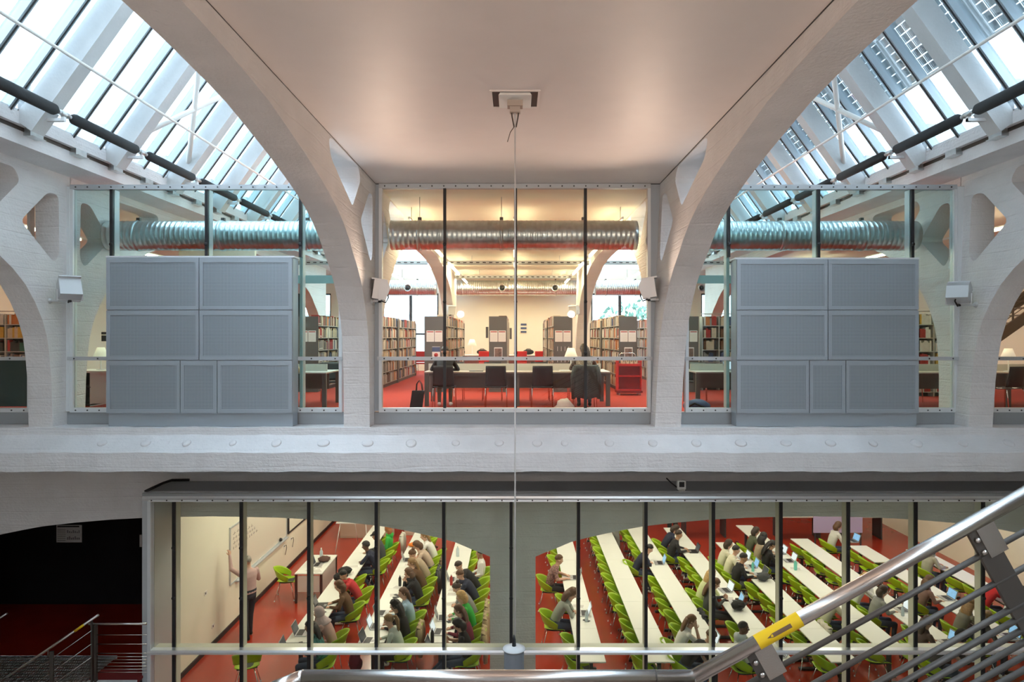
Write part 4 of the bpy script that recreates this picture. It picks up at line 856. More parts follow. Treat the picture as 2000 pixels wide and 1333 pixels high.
clearb = mat('clear_plastic', (.62,.72,.80), .15); aqua = mat('aqua_plastic', (.18,.62,.52), .2)
TZ = FL+.746
bottle((-5.12,17.95,TZ), 'clear water bottle on the teacher desk', clearb, .28, .04)
sc = empty('scarf', (-4.98,17.75,TZ), label='brown scarf heaped on the teacher desk', cat='scarf'); MB().ell((0,0,.06), (.15,.17,.062), 16, 9, fn=lambda u: 1+.18*math.sin(u.x*11+u.y*7)*math.cos(u.y*9)).build('cloth', mat('brown_wool', (.10,.05,.04), .95), sc)
for i, (x, y, a) in enumerate(((-5.0,17.3,.2),(-5.15,17.1,-.3),(-4.95,17.0,.5))):
    p = empty('paper_sheet', (x,y,TZ+.001*i), a, label='loose white sheet on the teacher desk', cat='paper', group='sheets on the teacher desk'); one('sheet', (-.105,-.148,0),(.105,.148,.001), M['paper'], p); one('print', (-.085,-.12,.001),(.085,.12,.0014), MATS['pale_print'], p)
# flip chart
fc = empty('flip_chart', (-4.95,20.9,FL), label='white flip chart on thin legs at the back of the teaching side', cat='flip chart')
bd = MB().bar((-.42,-.05,.95),(-.42,.12,1.95), .03,1.0,(1,0,0)); b_ = MB().prism([(-.55,.95),(.55,.95),(.55,1.95),(-.55,1.95)], -.02, .02, 'xz').build('board', M['paper'], fc); b_.rotation_euler = (-.12,0,.0)
for x0, x1, y1 in ((-.35,-.5,-.35),(.35,.5,-.35),(0,0,.55)): MB().tube([(x0,-.12,1.2),(x1,y1,0)], .013, 8).build('leg', M['paper'], fc)
one('pen_tray', (-.5,-.25,.92),(.5,-.16,.95), M['alul'], fc)
bin_ = empty('waste_bin', (-4.6,21.5,FL), label='black waste bin behind the flip chart', cat='bin'); MB().lathe((0,0,0), [(.12,0),(.15,.30),(.145,.30),(.115,.02)], 18).build('bin_body', M['blkplastic'], bin_); MB().lathe((0,0,.30), [(.155,0),(.155,.015)], 18).build('rim', M['blkplastic'], bin_)
for i, (x, y, w) in enumerate(((-4.9,22.3,1.7),(-2.9,22.6,1.6))):
    c = empty('low_cabinet', (x,y,FL), label='pale low cabinet at the back of the teaching side', cat='cabinet', group='pale low cabinets at the back'); one('cabinet_body', (-w/2,0,0),(w/2,.45,.8), mat('pale_wood', (.66,.56,.46), .6), c, .005)
    for k in (0,1): one('cabinet_door', (-w/2+.02+k*w/2,-.015,.06),(w/2*k-.01 if k == 0 else w/2-.02,-.0,.77), MATS['pale_wood'], c)
# whiteboard and screen frames on the left wall (they face +x)
wb = empty('whiteboard', (-6.46,17.4,FL+1.0), label='wide whiteboard with handwriting on the cream wall', cat='whiteboard')
y0, y1 = -2.0, 1.75
one('board', (0,y0,0),(.012,y1,1.25), mat('board_white', (.80,.74,.64), .3), wb)
for nm, a, b in (('frame_bottom',(0,y0,-.03),(.03,y1,.0)),('frame_top',(0,y0,1.25),(.03,y1,1.28)),('frame_side',(0,y0-.03,-.03),(.03,y0,1.28)),('frame_side',(0,y1,-.03),(.03,y1+.03,1.28))): one(nm, a, b, M['alu'], wb)
one('pen_ledge', (.0,y0+.3,-.06),(.09,y1,-.03), M['alu'], wb); MB().lathe((.03,1.2,.05), [(.05,0),(.05,.03),(.03,.06)], 12, axis='x').build('eraser', M['black'], wb)
ink = MB()
for r in range(4):
    t = -1.85
    while t < -1.0+.2*r:
        L = random.uniform(.05,.16); ink.bar((.0135,t,1.08-r*.11+random.uniform(-.015,.015)),(.0135,t+L,1.08-r*.11+random.uniform(-.02,.02)), .003,.014,(1,0,0)); ink.bar((.0135,t+L*.4,1.06-r*.11),(.0135,t+L*.55,1.12-r*.11), .003,.012,(1,0,0)); t += L+.05
ink.build('handwriting', mat('marker_ink', (.35,.30,.28), .7), wb, kind='stuff')
ps = empty('projection_screen', (-6.455,20.9,FL+1.05), label='black-framed cream projection screen beyond the whiteboard', cat='screen')
one('screen_face', (0,-1.55,0),(.02,1.4,1.7), M['cream'], ps)
for nm, a, b in (('frame_bottom',(0,-1.6,-.05),(.035,1.45,0)),('frame_side',(0,-1.63,-.05),(.035,-1.55,1.75)),('frame_side',(0,1.4,-.05),(.035,1.47,1.75)),('frame_top',(0,-1.6,1.7),(.035,1.45,1.75))): one(nm, a, b, M['black'], ps)
for i, (y, z) in enumerate(((19.0,.75),(19.6,.78),(20.6,1.0),(14.55,.42),(14.2,1.25))):
    s = empty('wall_socket', (-6.46,y,FL+z), label='white socket plate on the cream wall below the boards', cat='socket', group='sockets on the cream wall'); one('plate', (0,-.06,-.04),(.012,.06,.04), M['paper'], s); one('outlet', (.012,-.03,-.02),(.016,.0,.02), M['black'], s)
    if i in (0,1): MB().tube([(.016,0,0),(.06,.02,.03),(.06,.05,-.06),(.03,.03,-.25)], .008, 6).build('plug_cord', M['black'], s)
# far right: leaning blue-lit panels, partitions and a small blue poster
pn = empty('partition_panel', (9.9,21.0,FL), label='white partition panel on a stand, lilac light put into its colour', cat='partition'); one('panel', (-.75,-.02,.55),(.75,.02,2.1), mat('lilac_lit_panel', (.50,.44,.66), .6), pn)  # white panel; the purple projected light is painted into its colour
for x in (-.7,.7): one('stand_leg', (x-.02,-.25,0),(x+.02,.25,.04), M['dark'], pn); one('stand_post', (x-.02,-.015,.04),(x+.02,.015,.55), M['dark'], pn)
bs = empty('blue_screen', (12.85,16.5,FL+2.1), label='small glowing blue screen on the wall beyond the last tables', cat='screen'); one('screen_case', (-.03,-.32,0),(.04,.32,.40), M['black'], bs); one('screen_glass', (-.034,-.30,.02),(-.03,.30,.38), mat('blue_glow', (.01,.03,.4), .4, emit=2.2, ecol=(.02,.06,1)), bs)
lg = bpy.data.lights.new('blue_screen_light','AREA'); lg.size = .5; lg.energy = 60; lg.color = (.15,.2,1); lo = bpy.data.objects.new('blue_screen_light', lg); COL.objects.link(lo); lo.location = (12.75,16.5,FL+2.3); lo.rotation_euler = (0,-PI/2,0)
for i, (x, y) in enumerate(((9.2,22.4),(11.2,22.4),(6.2,22.6),(3.2,23.2))):
    c = empty('side_desk', (x,y,FL), label='dark-legged white desk along the back of the study room', cat='desk', group='desks along the back wall'); one('desk_top', (-.7,-.3,.715),(.7,.3,.74), M['table'], c)
    for sx in (-.65,.65): one('leg', (sx-.02,-.28,0),(sx+.02,.28,.715), M['dark'], c)
# ================================================================ PEOPLE
# a body is gathered from tapered limbs, fused into one skin by a voxel remesh; fingers are rooted in the palm of the same mesh
SKIN_T, TOP_T, SLV_T, LEG_T, SHOE_T = range(5)
class Body:
    def __init__(s): s.mb = MB(); s.tags = []; s.fing = MB(); s.ft = []
    def _t(s, n0, t): s.tags += [t]*(len(s.mb.v)-n0)
    def limb(s, a, b, ra, rb, t, k=7, flat=None):
        a, b = Vector(a), Vector(b); n0 = len(s.mb.v); d = (b-a); L = d.length; u = d.normalized(); pts = []; rs = []
        for f in (-.98,-.8,-.45): pts.append(a+u*ra*f); rs.append(ra*math.sqrt(1-f*f))
        for i in range(k+1): pts.append(a.lerp(b, i/k)); rs.append(ra+(rb-ra)*i/k)
        for f in (.45,.8,.98): pts.append(b+u*rb*f); rs.append(rb*math.sqrt(1-f*f))
        s.mb.tube(pts, rs, 12); s._t(n0, t)
    def ball(s, c, r, t, rot=None): n0 = len(s.mb.v); s.mb.ell(c, r, 16, 12, rot=rot); s._t(n0, t)
    def loft(s, secs, t):
        n0 = len(s.mb.v); n = 20; vs = []; k = len(secs)
        for i, (c, rx, ry) in enumerate(secs):
            c = Vector(c); tn = (Vector(secs[min(i+1,k-1)][0])-Vector(secs[max(i-1,0)][0])).normalized(); sx = Vector((1,0,0)); sy = tn.cross(sx).normalized()
            for j in range(n): a = 2*PI*j/n; vs.append(c+sx*rx*math.cos(a)+sy*ry*math.sin(a))
        fs = [(i*n+j, i*n+(j+1)%n, (i+1)*n+(j+1)%n, (i+1)*n+j) for i in range(k-1) for j in range(n)]+[tuple(range(n))[::-1], tuple((k-1)*n+j for j in range(n))]
        s.mb.add(vs, fs); s._t(n0, t)
    def hand(s, wrist, tip, curl, side, palm_n):
        """palm from wrist towards tip; four unequal fingers with a knuckle bend and a thumb leaving the palm's side"""
        w, t = Vector(wrist), Vector(tip); u = (t-w).normalized(); n = Vector(palm_n); n = (n-u*n.dot(u)).normalized(); a = u.cross(n).normalized()*side
        pc = w+u*.045
        R = Matrix((a, u, n)).transposed(); s.ball(pc, (.040,.052,.018), SKIN_T, R)
        for k, (off, ln) in enumerate(((-.030,.052),(-.010,.066),(.010,.070),(.029,.062))):
            b = w+u*.078+a*off; m = b+u*ln*.55+n*curl*.012; e = m+(u*math.cos(curl*1.2)+n*math.sin(curl*1.2))*ln*.5
            s.fing.tube([b-u*.02,b,m,e,e+(e-m).normalized()*.004], [.0085,.0088,.0082,.0068,.003], 6)
        b = w+u*.025+a*.030; m = b+(u*.6+a*.75).normalized()*.034; e = m+(u*.9+a*.1+n*.3*curl).normalized()*.028
        s.fing.tube([b-a*.012,b,m,e,e+u*.003], [.010,.011,.0095,.0075,.003], 6)
    def head(s, c, R):
        q = lambda v: Vector(c)+R@Vector(v)
        s.ball(q((0,-.004,.022)), (.074,.094,.098), SKIN_T, R); s.ball(q((0,.028,-.048)), (.054,.062,.066), SKIN_T, R); s.ball(q((0,.05,-.085)), (.028,.030,.026), SKIN_T, R)
        s.limb(q((0,.088,.018)), q((0,.108,-.022)), .010, .015, SKIN_T, 3)
        for x in (-1,1): s.ball(q((x*.077,-.005,-.004)), (.011,.020,.031), SKIN_T, R); s.ball(q((x*.034,.066,-.02)), (.024,.022,.02), SKIN_T, R)
        s.limb(q((-.022,.083,-.062)), q((.022,.083,-.062)), .008, .008, SKIN_T, 3)
    def finish(s, name, voxel=.0135):
        me = bpy.data.meshes.new('raw'); me.from_pydata(s.mb.v, [], s.mb.f); o = bpy.data.objects.new('raw', me); COL.objects.link(o)
        md = o.modifiers.new('r','REMESH'); md.mode = 'VOXEL'; md.voxel_size = voxel
        dg = bpy.context.evaluated_depsgraph_get(); ev = bpy.data.meshes.new_from_object(o.evaluated_get(dg)); 
        kd = KDTree(len(s.mb.v))
        for i, v in enumerate(s.mb.v): kd.insert(v, i)
        kd.balance()
        bm = bmesh.new(); bm.from_mesh(ev); bmesh.ops.smooth_vert(bm, verts=bm.verts, factor=.5, use_axis_x=True, use_axis_y=True, use_axis_z=True); bmesh.ops.smooth_vert(bm, verts=bm.verts, factor=.4, use_axis_x=True, use_axis_y=True, use_axis_z=True)
        out = bpy.data.meshes.new(name); bm.verts.index_update()
        vs = [v.co.copy() for v in bm.verts]; fs = [[v.index for v in f.verts] for f in bm.faces]; tg = [s.tags[kd.find(f.calc_center_median())[1]] for f in bm.faces]; bm.free()
        b = len(vs); vs += s.fing.v; fs += [[b+i for i in f] for f in s.fing.f]; tg += [SKIN_T]*len(s.fing.f)
        out.from_pydata(vs, [], fs); out.polygons.foreach_set('material_index', tg); out.polygons.foreach_set('use_smooth', [True]*len(fs))
        for k in range(5): out.materials.append(M['paper'])
        bpy.data.objects.remove(o); bpy.data.meshes.remove(me); bpy.data.meshes.remove(ev); out.update(); return out
def Rx(p, y=0, r=0): return Euler((p, r, y), 'XYZ').to_matrix()
def seated(lean=.35, pitch=-.25, yaw=0, arms='type', legs='down'):
    B = Body(); sh = Vector((0,lean*.46,0))
    sp = lambda f, z: Vector((0, lean*(.46*f**1.25)-.03*math.sin(f*PI), z))
    z1 = 1.04-.10*max(0,lean-.2)
    B.loft([((0,-.03,.445),.10,.08),((0,-.02,.47),.165,.125),((0,-.01,.53),.175,.125),((0,0,.60),.155,.11)], LEG_T)
    secs = [(sp(0,.56),.150,.11),(sp(.2,.65),.145,.10),(sp(.45,.76),.155,.105),(sp(.7,.88),.170,.112),(sp(.88,.97),.172,.10),(sp(1,z1),.13,.075),(sp(1.05,z1+.035),.07,.055)]
    B.loft(secs, TOP_T)
    nk = sp(1.05, z1+.02); hc = nk+Vector((0,.035+.05*max(0,-pitch), .165-.03*max(0,-pitch))); R = Rx(pitch, yaw)
    B.limb(nk, hc+Vector((0,-.015,-.06)), .056, .052, SKIN_T, 5); B.head(hc, R)
    S = {sx: sp(.93, z1-.045)+Vector((sx*.175,0,0)) for sx in (-1,1)}
    def arm(sx, el, wr, tip, curl=.7, pn=(0,0,-1), short=False):
        B.limb(S[sx], el, .055, .044, TOP_T, 8); B.limb(el, wr, .042, .029, SLV_T, 8); B.hand(wr, tip, curl, -sx, pn)
    ty = lean*.25
    for sx in (-1,1):
        a = arms if isinstance(arms, str) else arms[0 if sx < 0 else 1]
        if a == 'type': arm(sx, (sx*.27,.10+ty,.80), (sx*.13,.36+ty*.4,.785), (sx*.09,.46,.775), .5)
        elif a == 'write': arm(sx, (sx*.28,.20+ty,.79), (sx*.07,.40,.775), (sx*.0,.47,.77), 1.0)
        elif a == 'fold': arm(sx, (sx*.27,.22+ty,.79), (-sx*.06,.36+sx*.03,.79), (-sx*.15,.37+sx*.03,.785), .4)
        elif a == 'cheek': arm(sx, (sx*.20,.33+ty*.6,.79), hc+Vector((sx*.10,.07,-.13)), hc+Vector((sx*.08,.05,-.03)), .8, (-sx,0,0))
        elif a == 'phone': arm(sx, (sx*.24,.12+ty,.78), (sx*.07,.34+ty*.5,.88), (sx*.02,.40+ty*.5,.95), 1.1, (-sx,0,.3))
        elif a == 'lap': arm(sx, (sx*.25,-.02+ty,.74), (sx*.13,.22,.63), (sx*.08,.32,.60), .6)
        elif a == 'chin': arm(sx, (sx*.15,.30+ty*.6,.79), hc+Vector((sx*.05,.10,-.20)), hc+Vector((sx*.02,.08,-.11)), .9, (-sx,-.4,0))
    for sx in (-1,1):
        if legs == 'down': kn = Vector((sx*.12,.42,.50)); an = Vector((sx*.12,.38,.10)); to = Vector((sx*.135,.53,.035))
        elif legs == 'tuck': kn = Vector((sx*.14,.42,.50)); an = Vector((sx*.11,.14,.12)); to = Vector((sx*.12,.27,.035))
        elif legs == 'stretch': kn = Vector((sx*.11,.44,.47)); an = Vector((sx*.10+.03,.80,.12)); to = Vector((sx*.12+.03,.90,.16))
        elif legs == 'cross': kn = Vector((sx*.08,.44,.50+(.09 if sx > 0 else 0))); an = Vector((-.16 if sx > 0 else -.06,.50 if sx > 0 else .36,.22 if sx > 0 else .10)); to = an+Vector((-.03,.14,-.03 if sx > 0 else -.06))
        B.limb((sx*.09,.0,.515), kn, .085, .060, LEG_T, 9); B.limb(kn, an, .058, .040, LEG_T, 9); B.limb(an+Vector((0,-.03,-.05)), to, .040, .034, SHOE_T, 6)
    return B, hc, R
def standing(arm_up=False):
    B = Body(); 
    B.loft([((0,0,.84),.12,.10),((0,0,.88),.175,.13),((0,0,.95),.18,.13),((0,0,1.0),.15,.11)], LEG_T)
    B.loft([((0,0,.965),.188,.142),((0,.01,1.10),.178,.135),((0,.0,1.22),.185,.125),((0,-.01,1.33),.20,.12),((0,-.01,1.42),.18,.10),((0,-.005,1.47),.10,.07),((0,0,1.50),.06,.055)], TOP_T)
    hc = Vector((0,.03,1.635)); R = Rx(.10 if arm_up else -.35, -.25 if arm_up else 0); B.limb((0,0,1.48), hc+Vector((0,-.015,-.05)), .058, .054, SKIN_T, 5); B.head(hc, R)
    def arm(sx, el, wr, tip, pn=(0,0,-1), curl=.7): B.limb((sx*.195,-.01,1.40), el, .058, .047, TOP_T, 8); B.limb(el, wr, .043, .031, SLV_T, 8); B.hand(wr, tip, curl, -sx, pn)
    if arm_up: arm(-1, (-.33,.13,1.54), (-.29,.23,1.79), (-.27,.27,1.88), (0,1,0), .9); arm(1, (.31,.06,1.16), (.26,.28,1.20), (.20,.36,1.23), (-1,0,0), 1.0)
    else:
        for sx in (-1,1): arm(sx, (sx*.28,.03,1.14), (sx*.2,.24,1.05), (sx*.14,.32,1.03), (-sx,0,0), .9)
    for sx in (-1,1):
        y = .10*sx; B.limb((sx*.09,0,.88), (sx*.11,y*.5+.02,.48), .092, .064, LEG_T, 9); B.limb((sx*.11,y*.5+.02,.48), (sx*.11,y-.02,.09), .060, .045, LEG_T, 9); B.limb((sx*.11,y-.04,.045), (sx*.12,y+.14,.035), .042, .035, SHOE_T, 6)
    return B, hc, R
POSES = {'type':dict(), 'turn':dict(lean=.25,pitch=-.15,yaw=.5), 'write':dict(lean=.62,pitch=-.6,arms='write'), 'cheek':dict(lean=.45,pitch=-.3,yaw=-.15,arms=('write','cheek')), 'chin':dict(lean=.42,pitch=-.2,arms='chin'),
 'phone':dict(lean=.22,pitch=-.55,arms='phone',legs='stretch'), 'fold':dict(lean=.5,pitch=-.25,yaw=.25,arms='fold',legs='tuck'), 'back':dict(lean=-.12,pitch=-.1,yaw=-.3,arms='lap',legs='cross'), 'low':dict(lean=.8,pitch=-.75,arms='fold',legs='tuck'), 'typex':dict(lean=.3,pitch=-.3,yaw=-.2,legs='cross')}
BODIES = {}
def body(p):
    if p not in BODIES:
        B, hc, R = standing(p == 'board') if p in ('board','stand') else seated(**POSES[p]); BODIES[p] = (B.finish('body_'+p), hc, R)
    return BODIES[p]
def wob(u, a, f): return 1+a*(math.sin(u.x*f+u.z*f*.7)*math.cos(u.y*f*1.1+u.z*f*.5))
HAIR = {}
def hair(style):
    if style in HAIR: return HAIR[style]
    mb = MB(); c = (0,-.006,.024); r = (.084,.104,.107)
    def cap(low_back=-.45, low_side=-.15, front=.42, a=.03, f=14, sc=1):
        def fn(u):
            t = (u.y+1)/2; lim = low_back+(low_side-low_back)*min(1,max(0,(u.y+.6)/.8)) if u.y < .25 else low_side+(front-low_side)*min(1,(u.y-.25)/.45)
            return sc*wob(u, a, f) if u.z > lim else .80
        mb.ell(c, r, 28, 20, fn=fn)
    def drape(L, w=.085, back=-.075, spread=1.15, depth=.05, wav=.02):
        n = 14; vs = []; k = 10
        for i in range(k+1):
            t = i/k; ww = w*(1+(spread-1)*math.sin(t*PI*.8))*(1 if t < .8 else 1-(t-.8)*2.2); cz = .03-L*t; cy = back-.035*math.sin(t*PI)-.01*t
            for j in range(n):
                a = 2*PI*j/n; vs.append((ww*math.cos(a)*(1+wav*math.sin(7*t+3*j)), cy+depth*math.sin(a)*(1-.3*t), cz))
        mb.add(vs, [(i*n+j, i*n+(j+1)%n, (i+1)*n+(j+1)%n, (i+1)*n+j) for i in range(k) for j in range(n)]+[tuple(range(n)), tuple(k*n+j for j in range(n))[::-1]], 0, True)
    if style == 'short': cap(-.35,-.05,.45)
    elif style == 'crop': r = (.079,.099,.102); cap(-.3,.1,.5,.01)
    elif style == 'bald': r = (.076,.096,.099); cap(-.25,-.05,.98,.01)
    elif style == 'bob': cap(-.85,-.75,.40,.03,12,1.06); drape(.19,.088,-.03,1.05,.085)
    elif style == 'long': cap(-.9,-.6,.42,.03); drape(.42)
    elif style == 'curly': cap(-.85,-.55,.35,.09,22,1.13); drape(.28,.10,-.05,1.2,.08,.12)
    elif style == 'curlylong': cap(-.9,-.6,.38,.07,20,1.08); drape(.42,.10,-.065,1.25,.065,.12)
    elif style == 'pony': cap(-.5,-.2,.42); mb.tube([(0,-.10,.06),(0,-.15,.05),(0,-.17,-.04),(0,-.15,-.20),(0,-.13,-.27)], [.02,.035,.042,.032,.008], 10)
    elif style == 'bun': cap(-.5,-.2,.42); mb.ell((0,-.085,.105), (.045,.045,.042), 14, 10, fn=lambda u: wob(u,.06,16))
    elif style == 'afro': cap(-.5,-.25,.42,.05,26,1.06)
    elif style == 'hijab':
        mb.ell((0,-.012,.01), (.098,.118,.128), 28, 20, fn=lambda u: .80 if (u.y > .55 and -.62 < u.z < .55) else wob(u,.02,9))
        mb.lathe((0,-.01,-.10), [(.085,.03),(.095,0),(.14,-.06),(.19,-.12),(.185,-.14)], 24)
    elif style == 'hood':
        mb.ell((0,-.012,.02), (.102,.122,.124), 28, 20, fn=lambda u: .80 if (u.y > .6 and -.8 < u.z < .5) else wob(u,.03,9))
    HAIR[style] = mb; return mb
HM = {}
def hair_mesh(style):
    if style not in HM: HM[style] = hair(style).mesh('hair', M['paper'])
    return HM[style]
EYES = MB()
for x in (-.030,.030): EYES.ell((x,.082,.012), (.013,.009,.007), 10, 6, 0); EYES.ell((x,.089,.012), (.006,.005,.006), 8, 6, 1); EYES.tube([(x-.016,.086,.030),(x,.090,.034),(x+.016,.084,.029)], .0035, 5, 1)
EYES = EYES.mesh('eyes', [M['paper'], M['black']]); MOUTH = MB().ell((0,.088,-.060), (.022,.007,.006), 10, 6).mesh('mouth', mat('lips', (.35,.10,.09), .5))
HOODM = MB().lathe((0,0,0), [(.075,.03),(.105,.01),(.11,-.03),(.085,-.06)], 18).ell((0,-.07,-.03), (.095,.05,.085), 14, 10).mesh('hood', M['paper'])
CAPM = MB().ell((0,-.005,.05), (.090,.110,.095), 20, 12, fn=lambda u: 1 if u.z > -.05 else .75).grid(lambda u, v: ((u-.5)*.15, .085+.075*v*(1-(abs(u-.5)*1.2)**2), .062-.02*v), 8, 4, thick=.006).mesh('cap', M['darkfab'])
SKINS = {'l':mat('skin_light', (.62,.36,.25), .5), 'm':mat('skin_tan', (.46,.25,.15), .5), 'd':mat('skin_dark', (.13,.06,.035), .5)}
HC = {'black':(.012,.010,.010),'dark':(.035,.018,.010),'brown':(.11,.05,.022),'chest':(.17,.075,.030),'ginger':(.32,.11,.03),'blond':(.48,.30,.11),'dblond':(.26,.15,.06),'grey':(.3,.27,.24)}
HMAT = {k: mat('hair_'+k, c, .45, var=.25, vs=40) for k, c in HC.items()}
CM = {}
def cloth(c, pat=False):
    k = (c, pat)
    if k not in CM: CM[k] = mat('cloth_%d' % len(CM), c, .85, var=.75 if pat else .06, vs=28 if pat else 6, bump=.15, bs=40)
    return CM[k]
BLK, WHT, CRM, GRY, NVY, RED, GRN, BRN, BEI, LBL, DKG, DEN, PNK, TEA, OLV, WIN = (.012,.012,.014), (.78,.77,.74), (.66,.63,.48), (.24,.24,.23), (.015,.02,.045), (.46,.025,.03), (.04,.42,.06), (.12,.06,.025), (.42,.33,.23), (.34,.48,.62), (.06,.065,.07), (.04,.06,.11), (.52,.32,.30), (.03,.15,.14), (.09,.10,.06), (.16,.01,.03)
def person(loc, rz, pose, style, hc_, skin, top, label, leg=DEN, shoe=WHT, short=False, pat=False, hooded=False, capped=False, scale=.97, hairmat=None, group=None, z=FL):
    me, h, R = body(pose); r = link('person', me, None, (loc[0],loc[1],z), rz, label=label, cat='person', group=group); r.scale = (scale,)*3
    tm = cloth(top, pat)
    for i, m in enumerate((SKINS[skin], tm, SKINS[skin] if short else tm, cloth(leg), cloth(shoe))): r.material_slots[i].link = 'OBJECT'; r.material_slots[i].material = m
    def ch(n, me_, m=None):
        o = link(n, me_, r); o.matrix_local = Matrix.Translation(h) @ R.to_4x4()
        if m: o.material_slots[0].link = 'OBJECT'; o.material_slots[0].material = m
        return o
    if style: ch('headscarf' if style == 'hijab' else ('raised_hood' if style == 'hood' else 'hair'), hair_mesh(style), hairmat or HMAT[hc_])
    ch('eyes', EYES); ch('mouth', MOUTH)
    if capped: ch('cap', CAPM)
    if hooded: o = ch('hood', HOODM, tm); o.matrix_local = Matrix.Translation(h+Vector((0,-.055,-.135)))
    return r
# ---------------- laptops
def laptop():
    l = empty('laptop', (0,0,0), label='x', cat='laptop')                        # the user sits at -y
    one('base', (-.16,-.11,0),(.16,.11,.014), M['greyplastic'], l, .003); one('keyboard', (-.14,-.03,.014),(.14,.09,.0155), M['black'], l); one('touchpad', (-.045,-.095,.014),(.045,-.04,.0152), mat('touchpad_grey', (.4,.4,.41), .4), l)
    lid = MB().box((-.16,-.004,0),(.16,.004,.21)).build('lid', M['greyplastic'], l); lid.location = (0,.112,.014); lid.rotation_euler = (-.32,0,0)
    s = one('screen', (-.15,-.006,.012),(.15,-.004,.20), M['black'], lid); one('display', (-.143,-.0072,.02),(.143,-.006,.192), M['paper'], s); return l
LAP = laptop(); LAP_used = [False]
DISP = [mat('display_white', (.5,.55,.6), .3, emit=.75, ecol=(.80,.88,1)), mat('display_blue', (.1,.25,.5), .3, emit=.7, ecol=(.35,.62,.95), var=.3, vs=12), mat('display_dark', (.04,.045,.05), .25, emit=.06, ecol=(.5,.5,.6))]
def place_laptop(x, y, z, rz, label, disp=0, dark=False):
    if not LAP_used[0]: LAP_used[0] = True; o = LAP; o.location = (x,y,z); o.rotation_euler = (0,0,rz); o['label'] = label
    else: o = dup(LAP, (x,y,z), rz, None, label)
    lid = [c for c in o.children if c.name.startswith('lid')][0]; d = lid.children[0].children[0]
    d.material_slots[0].link = 'OBJECT'; d.material_slots[0].material = DISP[disp]
    if dark:
        for c in (lid, [c for c in o.children if c.name.startswith('base')][0]): c.material_slots[0].link = 'OBJECT'; c.material_slots[0].material = M['blkplastic']
    return o
